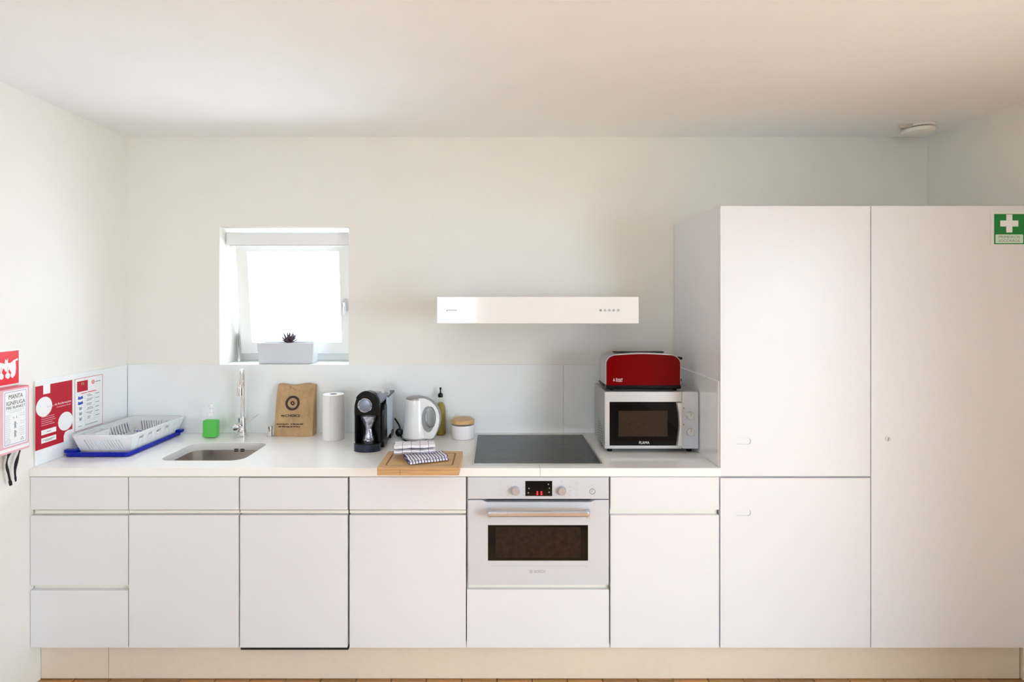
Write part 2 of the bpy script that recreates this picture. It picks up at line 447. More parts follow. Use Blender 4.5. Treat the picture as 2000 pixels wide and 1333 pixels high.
dg_ = thing('door_1', 'wide white glazed door in the right wall', 'door', (RX+0.1, (DY0+DY1)/2, 0.01)); dg_['kind'] = 'structure'
dm = (DY0+DY1)/2
frr = lambda u, v, w: Vector((RX+w, u, v))
link('door_frame', prism([rect(DY0, DY1, 0.01, DH), rect(DY0+0.07, dm-0.05, 0.10, DH-0.07), rect(dm+0.05, DY1-0.07, 0.10, DH-0.07)], frr, 0.07, 0.12), M['frame_white'], dg_, smooth=False)
for s0, s1 in ((DY0+0.07, dm-0.05), (dm+0.05, DY1-0.07)):
    link('pane', prism([rect(s0, s1, 0.10, DH-0.07)], frr, 0.092, 0.097), M['pane'], dg_, smooth=False)
# terrace outside
tr = struct('trim_1', box(-9, 9, -12, RY-0.25, -0.12, -0.01), mat('terrace_stone', (0.55, 0.50, 0.43), 0.8, var=0.1, vscale=3), 'pale stone terrace outside the rear windows', 'terrace')

struct('trim_2', box(RX+0.2, 9, RY-0.25, 6, -0.12, -0.01), bpy.data.materials['terrace_stone'], 'pale stone terrace outside the side door', 'terrace')
# ------------------------------------------------------------------ window in the kitchen wall
win = thing('window_1', 'small white tilt window in the kitchen wall, tilted inwards', 'window', ((WX0+WX1)/2, 3.10, WZ0)); win['kind'] = 'structure'
f3 = fr_front(3.17)
link('window_frame', prism([rect(WX0, WX1, WZ0, WZ1), rect(WX0+0.04, WX1-0.04, WZ0+0.045, WZ1-0.04)], f3, 0.0, 0.05, bev=0.002), M['frame_white'], win, smooth=False)
sash_z0, sash_z1 = WZ0+0.045, WZ1-0.05
ang = math.atan2(0.075, 0.62)
def fr_sash(u, v, w):
    h = v-sash_z0
    return Vector((u, 3.108-h*math.sin(ang)-w*math.cos(ang), sash_z0+h*math.cos(ang)-w*math.sin(ang)))
sx0, sx1 = WX0+0.033, WX1-0.022
link('sash', prism([rect(sx0, sx1, sash_z0, sash_z1), rect(sx0+0.065, sx1-0.063, sash_z0+0.065, sash_z1-0.065)], fr_sash, -0.02, 0.03, bev=0.004), M['frame_white'], win, smooth=False)
link('pane', prism([rect(sx0+0.06, sx1-0.058, sash_z0+0.06, sash_z1-0.06)], fr_sash, -0.006, 0.0), M['pane'], win, smooth=False)
hx, hz = X(674.5, 3.03), Z(594, 3.03)
hn = link('window_handle', prism([rrect(hx-0.013, hx+0.013, hz-0.035, hz+0.035, 0.008)], fr_sash, 0.030, 0.038, bev=0.002), M['alu'], win)
bm = tube([fr_sash(hx, hz+0.012, 0.036), fr_sash(hx, hz+0.012, 0.056), fr_sash(hx, hz+0.002, 0.060), fr_sash(hx, hz-0.050, 0.058)], 0.0065)
link('lever', bm, M['chrome'], hn)
ax_, az_ = X(468, 3.02), WZ0
bm = tube(smooth_path([(WX0+0.012, 3.09, 1.43), (WX0+0.018, 3.075, 1.37), (WX0+0.028, 3.06, 1.335), (WX0+0.032, 3.055, WZ0+0.028)], 5), 0.006, 10, flat=(1.3, 0.7))
lathe([(0.010, 0), (0.010, 0.012), (0.004, 0.030)], (WX0+0.032, 3.055, WZ0+0.001), 14, bm=bm)
link('stay_arm', bm, M['hob_trim'], win)

# roller blind in the reveal
bl = thing('roller_blind', 'rolled-up white roller blind cassette at the top of the small window', 'blind', ((WX0+WX1)/2, 3.0, Z(478, 2.985)))
b0, b1 = Z(478, 2.96), Z(454, 2.96)
link('cassette', prism([[(2.96, b0), (2.96, b1-0.008), (2.968, b1), (3.0, b1+0.006), (3.022, b1), (3.022, b0)]], lambda u, v, w: Vector((w, u, v)), WX0+0.008, WX1-0.003), M['blind'], bl, smooth=False)
link('blind_cloth', lathe([(0.018, 0), (0.018, WX1-WX0-0.05)], (WX0+0.03, 2.99, b0+0.028), 20, axis='x'), M['blind'], bl)
link('bottom_bar', box(WX0+0.02, WX1-0.015, 2.966, 2.974, b0-0.010, b0-0.0005, bev=0.002), M['frame_white'], bl)

# ------------------------------------------------------------------ worktop, backsplash
WT, WB = 0.918, 0.883
wt = thing('worktop', 'continuous glossy white stone worktop with a rounded sink cut-out', 'worktop', (-0.5, 2.6, WB))
SX0, SX1, SY0, SY1 = -1.485, -1.115, 2.408, 2.705
TX = X(1408, FD)                                              # left side of the tall cupboards
seam = X(1055, FD)
sinkhole = rrect(SX0, SX1, SY0, SY1, 0.055, 8)
link('worktop_slab', prism([rect(LX+0.001, seam-0.0006, FD-0.001, BY-0.001), sinkhole], fr_top(WB), 0.0, WT-WB, bev=0.0015), M['worktop'], wt)
link('worktop_slab', prism([rect(seam+0.0006, TX-0.001, FD-0.001, BY-0.001)], fr_top(WB), 0.0, WT-WB, bev=0.0015), M['worktop'], wt)

GT = Z(712.5, BY)
bs = thing('glass_backsplash', 'shiny white glass backsplash panels above the worktop', 'backsplash', (-0.5, BY, WT))
sm = X(1100, BY)
link('glass_panel', box(LX+0.008, sm-0.001, BY-0.007, BY-0.0005, WT+0.0005, GT, bev=0.0008, seg=1), M['glass_white'], bs)
link('glass_panel', box(sm+0.001, TX-0.009, BY-0.007, BY-0.0005, WT+0.0005, GT, bev=0.0008, seg=1), M['glass_white'], bs)
link('glass_panel', box(LX+0.0005, LX+0.007, FD+0.02, BY-0.008, WT+0.0005, GT, bev=0.0008, seg=1), M['glass_white'], bs)
link('glass_panel', box(TX-0.008, TX-0.0015, FD+0.012, BY-0.008, WT+0.0005, GT, bev=0.0008, seg=1), M['glass_white'], bs)

# ------------------------------------------------------------------ base cabinets
CB = Z(1266, FD)
def carcass(parent, x0, x1, z0, z1, y0=FD+0.022, y1=BY-0.005, shelf=None):
    bm = bmesh.new(); t = 0.016
    bx(bm, x0, x0+t, y0, y1, z0, z1); bx(bm, x1-t, x1, y0, y1, z0, z1)
    bx(bm, x0+t, x1-t, y0, y1, z0, z0+t); bx(bm, x0+t, x1-t, y1-t, y1, z0+t, z1)
    for s in (shelf or []): bx(bm, x0+t, x1-t, y0, y1-t, s, s+t)
    return link('carcass', bm, M['carcass'], parent, smooth=False)
def front(parent, name, px0, px1, py0, py1, m=None):
    return link(name, box(X(px0, FD), X(px1, FD), FD, FD+0.019, Z(py1, FD), Z(py0, FD), bev=0.0012, seg=2), m or M['front'], parent)
def rail(parent, px0, px1, py0, py1, back=0.022, m=None):
    """recessed grip channel closing the slot between two fronts"""
    bm = bmesh.new()
    bx(bm, X(px0, FD), X(px1, FD), FD+0.0193, FD+0.0215, Z(py1+4, FD), Z(py0-4, FD))
    return link('grip_channel', bm, m or M['rail'], parent, smooth=False)
def lip(parent, px0, px1, py0, py1):
    return link('grip_rail', box(X(px0, FD), X(px1, FD), FD+0.003, FD+0.016, Z(py1, FD), Z(py0, FD), bev=0.002), M['rail'], parent)

units = [(56.5, 249.5, 'white base unit of three drawers beside the left wall'),
         (251.5, 465.5, 'white base unit with one door under the sink'),
         (468.5, 678.5, 'white base unit with a black strip under its door'),
         (682.5, 910, 'white base unit with one door left of the oven, under the cutting board'),
         (1192.5, 1404.5, 'white base unit with one door right of the oven, under the microwave')]
for i, (a, b, lab) in enumerate(units):
    xa, xb = X(a, FD), X(b, FD)
    c = thing('base_cabinet', lab, 'cabinet', ((xa+xb)/2, 2.6, CB), 'white base units under the worktop')
    if i == 0: xa = LX+0.002
    if i == 1:                                                # sink unit: no boards where the bowl hangs
        carcass(c, xa+0.001, xb-0.001, CB, WB-0.001)
    else: carcass(c, xa+0.001, xb-0.001, CB, WB-0.001, shelf=[CB+0.36] if i else [Z(1152, FD)-0.008])
    if i == 0: a = (xa)*F/FD+VX
    front(c, 'drawer_front', a, b, 932.5 if i != 2 else 934, 996.5)
    if i < 4: lip(c, (a if i else 69), b+(1 if i < 3 else 0), 998, 1004)
    rail(c, a+1, b-1, 996, 1008)
    if i == 0:
        front(c, 'drawer_front', a, b, 1008, 1144); rail(c, a+1, b-1, 1144, 1154)
        front(c, 'drawer_front', a, b, 1154, 1266)
    else:
        front(c, 'door', a, b, 1007, 1266)
    if i == 2:
        link('black_strip', box(X(469, FD), X(680, FD), FD+0.004, FD+0.05, Z(1271.5, FD), CB-0.0015, bev=0.001), M['blackmatte'], c)
oc = thing('oven_cabinet', 'white housing unit with one wide drawer below the oven', 'cabinet', ((X(912, FD)+X(1190, FD))/2, 2.6, CB))
oxa, oxb = X(911.2, FD), X(1191.3, FD)
ODZ = Z(1148, FD)
carcass(oc, oxa, oxb, CB, WB-0.001, shelf=[ODZ-0.016], y0=FD+0.024)
front(oc, 'drawer_front', 912, 1189.5, 1152.5, 1266)
rail(oc, 914, 1188, 1143, 1154, back=0.023)

# plinth
pl = thing('plinth', 'recessed white plinth, warm floor bounce painted in, running along the foot of all cabinets', 'plinth', (0.1, 2.36, 0))
PD = 2.354
link('plinth_board', box(LX+0.002, X(211.2, PD), PD, PD+0.016, 0.0012, CB-0.008, bev=0.0008, seg=1), M['plinth'], pl)
link('plinth_board', box(X(212.3, PD), X(1991, PD), PD, PD+0.016, 0.0012, CB-0.008, bev=0.0008, seg=1), M['plinth'], pl)
link('plinth_end', box(X(1993, PD), RX-0.001, PD-0.012, PD+0.016, 0.0012, CB-0.002, bev=0.0008, seg=1), M['plinth'], pl)
for x in [LX+0.06+0.42*k for k in range(11)]:
    link('adjustable_foot', lathe([(0.02, 0), (0.02, CB-0.0015)], (min(x, 2.2), 2.5, 0.001), 12), M['blackmatte'], pl)

# ------------------------------------------------------------------ tall cupboards
TT = Z(402.5, FD)
def tall(px0, px1, lab, x_end=None):
    a, b = X(px0, FD), (x_end if x_end is not None else X(px1, FD))
    c = thing('tall_cupboard', lab, 'cupboard', ((a+b)/2, 2.6, CB))
    bm = bmesh.new(); t = 0.018; y0, y1 = FD+0.021, BY-0.004
    bx(bm, a, a+t, y0, y1, CB, TT); bx(bm, b-t, b, y0, y1, CB, TT)
    bx(bm, a+t, b-t, y0, y1, CB, CB+t); bx(bm, a+t, b-t, y0, y1, TT-t, TT); bx(bm, a+t, b-t, y1-t, y1, CB+t, TT-t)
    bx(bm, a+t, b-t, y0+0.001, y1-t, Z(937, FD), Z(927, FD))
    link('carcass', bm, M['front'], c, smooth=False)
    return c, a, b
def recess_front(parent, a, b, z0, z1, hole):
    o = link('door', prism([rect(a, b, z0, z1)]+([hole] if hole else []), fr_front(FD+0.019), 0.0, 0.019, bev=0.0012), M['front'], parent)
    return o
t1, a, b = tall(1407, 1700.3, 'white tall cupboard of two doors, directly right of the microwave')
za, zb = Z(862.5, FD), Z(1002, FD)
def oval(px, zc): return rrect(X(px-15.5, FD), X(px+15.5, FD), zc-0.0125, zc+0.0125, 0.0122, 6)
for z0, z1, zc in ((Z(931, FD), TT, za), (CB, Z(934.5, FD), zb)):
    d = recess_front(t1, a+0.0005, b-0.0010, z0, z1, oval(1451, zc))
    g = link('finger_pull', prism([rrect(X(1451-15.2, FD), X(1451+15.2, FD), zc-0.0122, zc+0.0122, 0.0119, 6)], fr_front(FD+0.018), 0.0, 0.0145, bev=0.002), M['front'], d)
t2, a2, b2 = tall(1701.2, 0, 'white full-height cupboard door with a tiny round lock, at the right end', x_end=RX-0.004)
d = recess_front(t2, a2+0.001, b2, CB, TT, None)
link('lock', lathe([(0.0105, 0), (0.0105, -0.002), (0.008, -0.003)], (X(1734, FD), FD, Z(857.5, FD)), 20, axis='y'), M['alu'], d)
link('keyhole', box(X(1734, FD)-0.001, X(1734, FD)+0.001, FD-0.0042, FD-0.0028, Z(857.5, FD)-0.005, Z(857.5, FD)+0.005), M['greyplastic'], d)

# ------------------------------------------------------------------ oven
ov = thing('built_in_oven', 'built-in silver compact oven with black window below the hob', 'oven', (X(1051, FD), 2.55, ODZ))
ox0, ox1 = X(914, FD), X(1189, FD)
OD = FD-0.002
link('oven_body', box(ox0+0.018, ox1-0.018, FD+0.03, 2.84, ODZ+0.001, WB-0.004), M['silver_dk'], ov, smooth=False)
link('surround', box(ox0+0.001, ox1-0.001, FD+0.0225, FD+0.0298, Z(1142, FD), Z(932.6, FD)), M['blackmatte'], ov, smooth=False)
cp = link('control_panel', box(ox0, ox1, OD, FD+0.022, Z(975, FD), Z(932.5, FD), bev=0.0012), M['oven'], ov)
fo = fr_front(OD)
dsp = link('display', prism([rect(X(1026, OD), X(1078.5, OD), Z(969.5, OD), Z(940, OD))], fo, -0.001, 0.0009), M['blackglass'], cp)
bm = bmesh.new()
for px in (1049.5, 1057.5):
    w = 2.1
    prism([circ(X(px, OD), Z(961.5, OD), 0.0035, 12, 0.0040)], fo, 0.0009, 0.0014, bm)
    prism([circ(X(px, OD), Z(965.5, OD), 0.0042, 12, 0.0046)], fo, 0.0009, 0.0014, bm)
link('display_digits', bm, M['led'], cp)
for px, py in ((1033, 954.5), (1032, 963), (1073, 954), (1072.5, 962), (1071, 946.5)):
    link('display_symbol', prism([circ(X(px, OD), Z(py, OD), 0.0026, 10), circ(X(px, OD), Z(py, OD), 0.0014, 8)], fo, 0.0009, 0.0012), M['inklight'], cp)
for px in (1007, 1097):
    cx, cz = X(px, OD), Z(958.5, OD)
    k = link('knob', lathe([(0.0185, 0), (0.0185, -0.004), (0.0165, -0.016), (0.0150, -0.018)], (cx, OD, cz), 28, axis='y'), M['knob'], cp)
cx, cz = X(1157, OD), Z(960.5, OD)
kb = link('clock_button', prism([circ(cx, cz, 0.0125), circ(cx, cz, 0.0100)], fo, 0.0, 0.0012), M['greyplastic'], cp)
bm = bars(fo, [(cx-0.0008, cx+0.0008, cz, cz+0.007), (cx-0.005, cx, cz-0.0008, cz+0.0008)], 0.0, 0.0009); link('clock_hands', bm, M['greyplastic'], cp)
for px, pys in ((977, (944.5, 955, 966)), (1126.5, (944.5, 955, 966))):
    for py in pys: link('panel_button', prism([circ(X(px, OD), Z(py, OD), 0.0068, 16), circ(X(px, OD), Z(py, OD), 0.0056, 16)], fo, 0.0, 0.0006), M['inklight'], cp)
for px in (1007, 1097):
    for dx, dy in ((-15, -8), (-16, 1), (-15, 10), (15, -7), (16, 1), (15, 9), (0, -17)):
        link('panel_symbol', prism([rect(X(px+dx-1.6, OD), X(px+dx+1.6, OD), Z(958.5+dy+1.2, OD), Z(958.5+dy-1.2, OD))], fo, 0.0, 0.0005), M['inklight'], cp)
link('panel_symbol', prism([rect(X(1155.5, OD), X(1158.5, OD), Z(950, OD), Z(948, OD))], fo, 0.0, 0.0005), M['inklight'], cp)
# oven door, its top edge dips towards the vent
d0, d1 = Z(1143, OD), Z(977.5, OD); vz = Z(981.5, OD)
wx0, wx1, wz0, wz1 = X(953, OD), X(1148.5, OD), Z(1096, OD), Z(1026.5, OD)
dr = link('oven_door', prism([[(ox0, d0), (ox1, d0), (ox1, d1), (X(1163, OD), d1), (X(1153, OD), vz), (X(951, OD), vz), (X(942, OD), d1), (ox0, d1)],
                       rect(wx0, wx1, wz0, wz1)], fr_front(FD+0.0215), 0.0, 0.0235, bev=0.0012), M['oven'], ov)
wpane = link('door_window', box(wx0, wx1, OD+0.0012, OD+0.006, wz0, wz1), M['blackglass'], dr, smooth=False)
link('inner_window', box(X(968, OD), X(1134, OD), OD+0.0009, OD+0.0012, Z(1090, OD), Z(1031, OD)), M['mesh_brown'], dr, smooth=False)
hb = link('door_handle', box(X(952, 2.25), X(1152, 2.25)-0.002, 2.245, 2.262, Z(1012, 2.25)+0.003, Z(1000.5, 2.25)+0.003, bev=0.0075, seg=5), M['handle'], dr)
hb.name = 'door_handle'
for px in (957, 1147):
    link('handle_post', box(X(px, OD)-0.010, X(px, OD)+0.008, 2.256, OD+0.001, Z(1006, OD), Z(995, OD), bev=0.002), M['alu'], dr)
link('lettering', text_bm('BOSCH', X(1043.5, OD), X(1064.5, OD), Z(1119.5, OD), Z(1114.3, OD), fo, 0.0, 0.0005, 0.02), M['greyplastic'], dr)
cxx, czz = X(1037, OD), Z(1117, OD)
bm = prism([circ(cxx, czz, 0.0070, 20), circ(cxx, czz, 0.0058, 20)], fo, 0.0, 0.0005)
bars_ = [(cxx-0.0028, cxx-0.0016, czz-0.004, czz+0.004), (cxx+0.0016, cxx+0.0028, czz-0.004, czz+0.004), (cxx-0.002, cxx+0.002, czz-0.0006, czz+0.0006)]
for r in bars_: prism([rect(*r)], fo, 0.0, 0.0005, bm)
link('emblem', bm, M['greyplastic'], dr)
link('trim_line', bars(fo, [(X(957, OD), X(1149, OD), Z(1106.6, OD), Z(1105.6, OD))], 0.0, 0.0004), M['inklight'], dr)

# ------------------------------------------------------------------ hob
hob = thing('ceramic_hob', 'flat black glass hob with thin steel rim set on the worktop', 'hob', (0.173, 2.6, WT))
hx0, hx1, hy0, hy1 = -0.105, 0.4525, 2.342, 2.856
def in_(u, d): return rrect(hx0+d, hx1-d, hy0+d, hy1-d, 0.006, 3)
link('steel_rim', prism([in_(0, 0), in_(0, 0.008)], fr_top(WT), 0.0006, 0.0050, bev=0.001), M['hob_trim'], hob)
link('glass_plate', prism([in_(0, 0.0083)], fr_top(WT), 0.0006, 0.0046, bev=0.0005), M['hob'], hob)
ringm = mat('faint_grey_print', (0.05, 0.05, 0.055), 0.3, var=0.1)
for cx, cy, r in ((0.02, 2.72, 0.09), (0.31, 2.73, 0.072), (0.03, 2.48, 0.072), (0.31, 2.49, 0.09)):
    link('heating_zone', prism([circ(cx, cy, r, 48), circ(cx, cy, r-0.0012, 48)], fr_top(WT), 0.0045, 0.00475), ringm, hob)

# ------------------------------------------------------------------ sink and tap
sk = thing('kitchen_sink', 'undermounted stainless steel sink bowl with rounded corners', 'sink', ((SX0+SX1)/2, (SY0+SY1)/2, WB-0.17))
bm = bmesh.new()
levels = [(0.020, WB-0.001, 0.055), (-0.002, WB-0.001, 0.055), (0.0, WB-0.02, 0.055), (-0.004, WB-0.14, 0.05), (-0.012, WB-0.160, 0.045), (-0.03, WB-0.168, 0.03)]
loops = []
for off, z, r in levels:
    loops.append([bm.verts.new((x, y, z)) for x, y in rrect(SX0-off, SX1+off, SY0-off, SY1+off, r+max(off, 0), 8)])
for A_, B_ in zip(loops, loops[1:]):
    for i in range(len(A_)):
        j = (i+1) % len(A_); bm.faces.new((A_[i], A_[j], B_[j], B_[i]))
bm.faces.new(loops[-1])
bmesh.ops.recalc_face_normals(bm, faces=bm.faces)
for f in bm.faces: f.normal_flip()
bw = link('bowl', bm, M['steel'], sk, angle=50)
so = bw.modifiers.new('thick', 'SOLIDIFY'); so.thickness = 0.0012; so.offset = -1
bm = bmesh.new()
for px in (461, 473):
    for dz in (0, 0.0085):
        prism([rrect(X(px-4, 2.70), X(px+4, 2.70), Z(882, 2.70)+dz-0.0025, Z(882, 2.70)+dz+0.0025, 0.002, 3)], fr_front(2.7035), 0.0, 0.002, bm)
link('overflow_slots', bm, M['blackmatte'], sk)
link('drain', lathe([(0.03, 0), (0.03, 0.002), (0.022, 0.0015)], ((SX0+SX1)/2, 2.60, WB-0.1675), 24), M['chrome'], sk)

tp = thing('mixer_tap', 'chrome mixer tap with tall gooseneck spout behind the sink', 'tap', (X(473, 2.835), 2.835, WT))
tx, ty = X(473, 2.835), 2.835
def pz(py, D=2.835): return Z(py, D)
link('tap_base', lathe([(0.029, 0), (0.029, 0.004), (0.0235, 0.007), (0.0235, 0.02)], (tx, ty, WT+0.0005), 28), M['chrome'], tp)
link('tap_body', lathe([(0.0225, 0.006), (0.0225, 0.034), (0.019, 0.040), (0.019, 0.058), (0.0195, 0.060), (0.0195, 0.096), (0.016, 0.099)], (tx, ty, WT), 28), M['chrome'], tp)
sp_x = X(466.5, 2.72)
arc = []
topz = Z(724, 2.78); r_ = 0.06
arc = [(tx+0.002, ty, WT+0.09), (tx+0.002, ty, WT+0.17), (tx+0.002, ty, topz-0.085), (tx+0.005, ty-0.006, topz-0.045), (tx+0.012, ty-0.022, topz-0.013), (tx+0.022, ty-0.052, topz),
       (tx+0.031, ty-0.084, topz-0.014), (tx+0.036, ty-0.102, topz-0.046), (tx+0.038, ty-0.110, topz-0.080)]
link('spout', tube(smooth_path(arc, 7), 0.0100, 18), M['chrome'], tp)
ex, ey = tx+0.038, ty-0.110
link('spout_nozzle', lathe([(0.0125, 0), (0.0125, 0.040), (0.0105, 0.046)], (ex, ey, Z(773.5, ey)), 22), M['chrome'], tp)
bm = lathe([(0.006, 0.0), (0.0185, -0.003), (0.0195, -0.010), (0.0185, -0.030), (0.012, -0.034)], (tx-0.016, ty-0.012, WT+0.052), 22, axis='y')
link('tap_cartridge', bm, M['chrome'], tp)
link('tap_lever', tube([(tx+0.012, ty-0.004, WT+0.070), (tx+0.045, ty+0.004, WT+0.090), (X(504, ty+0.012), ty+0.012, Z(809, ty+0.012))], [0.0045, 0.0035, 0.0025], 10), M['chrome'], tp)

wk = thing('chrome_knob', 'small chrome drain knob on the worktop beside the paper bag', 'knob', (X(527, 2.83), 2.83, WT))
link('flange', lathe([(0.018, 0), (0.018, 0.003), (0.011, 0.006)], (X(527.5, 2.83), 2.83, WT+0.0005), 24), M['chrome'], wk)
link('grip', lathe([(0.0105, 0.004), (0.0105, 0.036), (0.012, 0.038), (0.012, 0.052), (0.010, 0.054)], (X(527.5, 2.83), 2.83, WT), 24), M['chrome'], wk)

# ------------------------------------------------------------------ soap bottle
D = 2.81
sb = thing('soap_dispenser', 'clear pump bottle of green soap beside the dish rack', 'dispenser', (X(411.5, D), D, WT))
cx = X(411.5, D)
x0, x1 = X(397.5, D), X(426.5, D)
zt = Z(820, D)
link('liquid', box(x0+0.002, x1-0.002, D-0.02, D+0.022, WT+0.003, zt, bev=0.009, seg=3), M['green'], sb)
bm = bmesh.new(); bx(bm, x0, x1, D-0.022, D+0.024, WT+0.001, Z(812, D), bev=0.010, seg=4)
link('bottle_shell', bm, M['clear'], sb)
link('collar', lathe([(0.015, 0), (0.015, 0.016), (0.010, 0.018)], (cx, D, Z(812, D)-0.001), 20), M['whiteplastic'], sb)
link('pump_stem', lathe([(0.007, 0), (0.007, 0.020)], (cx+0.003, D, Z(806, D)), 16), M['whiteplastic'], sb)
ph = link('pump_head', lathe([(0.011, 0), (0.012, 0.004), (0.012, 0.018), (0.009, 0.021)], (cx+0.004, D, Z(797, D)), 20), M['whiteplastic'], sb)
link('nozzle', tube([(cx+0.004, D, Z(792.5, D)), (cx-0.025, D-0.003, Z(793, D)), (cx-0.042, D-0.004, Z(796, D))], [0.006, 0.004, 0.0028], 10), M['whiteplastic'], sb)

# ------------------------------------------------------------------ paper bag
D = 2.83
bag = thing('paper_bag', 'brown paper bag with dark ring logo leaning near the backsplash', 'bag', (X(573, D), 2.855, WT))
bm = bmesh.new()
rows, colsn = 56, 60
bx0, bx1, bz0, bz1 = X(535, D), X(610, D), WT+0.0008, Z(754, D)
def crumple(s, t):
    e = 1-abs(2*s-1)**6
    c = 0.0100*abs(mnoise.noise(Vector((s*3.1, t*4.2, 1.7))))+0.0075*abs(mnoise.noise(Vector((s*7.3+2*t, t*8.1, 5.1))))+0.0022*mnoise.noise(Vector((s*17, t*15, 9.3)))
    c += -0.0085*math.exp(-((s-0.84-0.10*abs(t-0.55)*2)/0.035)**2)*min(1, 2.5*t)
    c += -0.0060*math.exp(-((t-0.90-0.05*math.sin(s*6.5))/0.02)**2)
    return c*e
def bag_pt(face, s, t):
    wtop = 0.0055*math.sin(t*PI*0.5)
    xa = bx0+0.005*t; xb = bx1+0.002*t
    dep = 0.058*(1-t)**0.38+0.004
    x = xa+(xb-xa)*s
    cr = -crumple(s, t)
    yb = 2.893
    y = yb-(dep if face else 0)+(cr if face else 0)
    z = bz0+(bz1-bz0)*t+(0.004*math.sin(s*9+1)*t**6)
    if face: y += 0.014*max(0, t-0.15)*0
    return (x, y, z)
G = {}
for fc in (0, 1):
    for i in range(rows+1):
        for j in range(colsn+1):
            G[fc, i, j] = bm.verts.new(bag_pt(fc, j/colsn, i/rows))
for i in range(rows):
    for j in range(colsn):
        bm.faces.new((G[1, i, j], G[1, i, j+1], G[1, i+1, j+1], G[1, i+1, j]))
        bm.faces.new((G[0, i, j+1], G[0, i, j], G[0, i+1, j], G[0, i+1, j+1]))
    # gusseted sides, folded inwards
    for j, s in ((0, 1), (colsn, -1)):
        m0 = bm.verts.new((Vector(G[0, i, j].co)+Vector(G[1, i, j].co))/2+Vector((s*0.006*(i/rows)**0.5, 0, 0))) if i == 0 else mprev[j]
        m1 = bm.verts.new((Vector(G[0, i+1, j].co)+Vector(G[1, i+1, j].co))/2+Vector((s*0.010*((i+1)/rows)**0.5, 0, 0)))
        bm.faces.new((G[0, i, j], m0, m1, G[0, i+1, j])); bm.faces.new((m0, G[1, i, j], G[1, i+1, j], m1))
        if i == 0 and j == 0: mprev = {}
        mprev[j] = m1
for j in range(colsn):
    bm.faces.new((G[0, 0, j], G[0, 0, j+1], G[1, 0, j+1], G[1, 0, j]))
bmesh.ops.recalc_face_normals(bm, faces=bm.faces)
bgo = link('bag_body', bm, M['kraft'], bag, angle=60)
# crumpled turned-over mouth
bm = bmesh.new(); n = 26
for k in range(n+1):
    s = k/n; x = bx0+0.012+(bx1-bx0-0.018)*s
    y = 2.884+0.0035*math.sin(s*21); z = bz1-0.012-0.004*math.sin(s*PI)-0.005*math.sin(s*9.0+0.6)*0.7
    G['a', k] = bm.verts.new((x, y, bz1+0.003*math.sin(s*9+1))); G['b', k] = bm.verts.new((x, y-0.004, z))
for k in range(n): bm.faces.new((G['a', k], G['b', k], G['b', k+1], G['a', k+1]))
fl_ = link('folded_mouth', bm, M['kraft'], bag); so = fl_.modifiers.new('t', 'SOLIDIFY'); so.thickness = 0.0008
# printing follows the sloping front
def fr_bag(u, v, w):
    t = (v-bz0)/(bz1-bz0); t = min(max(t, 0), 1)
    s_ = (u-bx0-0.005*t)/(bx1-bx0-0.003*t)
    cr = -crumple(s_, t)
    w += 0.0012
    return Vector((u, 2.893-(0.058*(1-t)**0.38+0.004)+cr-w, v))
cx, cz = X(569.5, D), Z(789, D)
bm = prism([circ(cx, cz, 0.037, 40), circ(cx, cz, 0.0255, 40)], fr_bag, -0.0005, 0.0016)
prism([circ(cx, cz, 0.0115, 30), circ(cx, cz, 0.0055, 24)], fr_bag, -0.0005, 0.0016, bm)
link('ring_logo', bm, M['kraft_ink'], bag)
link('lettering', text_bm('CHOICE', X(556, D), X(585.5, D), Z(815.5, D), Z(810.5, D), fr_bag, -0.0005, 0.0016, 0.02), M['kraft_ink'], bag)
link('lettering', text_bm('my', X(548.5, D), X(555, D), Z(816, D), Z(811.5, D), fr_bag, -0.0005, 0.0014), M['kraft_ink'], bag)
rr = []
for py, a, b in ((829, 540, 592), (834, 544, 586)):
    px = a
    while px < b:
        w = random.uniform(3, 8); rr.append((X(px, D), X(min(px+w, b), D), Z(py+0.8, D), Z(py-0.8, D))); px += w+1.2
link('printed_lines', bars(fr_bag, rr, -0.0005, 0.0015), M['kraft_ink'], bag)

# ------------------------------------------------------------------ kitchen roll
D = 2.785
kr = thing('kitchen_roll', 'upright white kitchen paper roll between bag and coffee machine', 'paper roll', (X(651.5, D), D, WT))
cx = X(651.5, D); H = Z(770, D)-WT
bm = bmesh.new(); N = 48; prof = []
for (r, h) in ((0.018, H), (0.018, 0.001)): pass
lathe([(0.019, 0.0008), (0.0525, 0.0008), (0.0535, 0.004), (0.0535, H-0.004), (0.0525, H), (0.019, H), (0.019, H-0.05)], (cx, D, WT), N, bm=bm)
link('paper', bm, M['tissue'], kr, angle=50)
link('cardboard_core', lathe([(0.0186, 0.002), (0.0186, H-0.001), (0.0170, H-0.001), (0.0170, H-0.045), (0.001, H-0.045)], (cx, D, WT), 28), M['card'], kr)
link('loose_sheet_edge', tube([(cx-0.002, D-0.0538, WT+0.002), (cx-0.004, D-0.0540, WT+H*0.5), (cx-0.002, D-0.0538, WT+H-0.003)], 0.0010, 6), M['tissue'], kr)

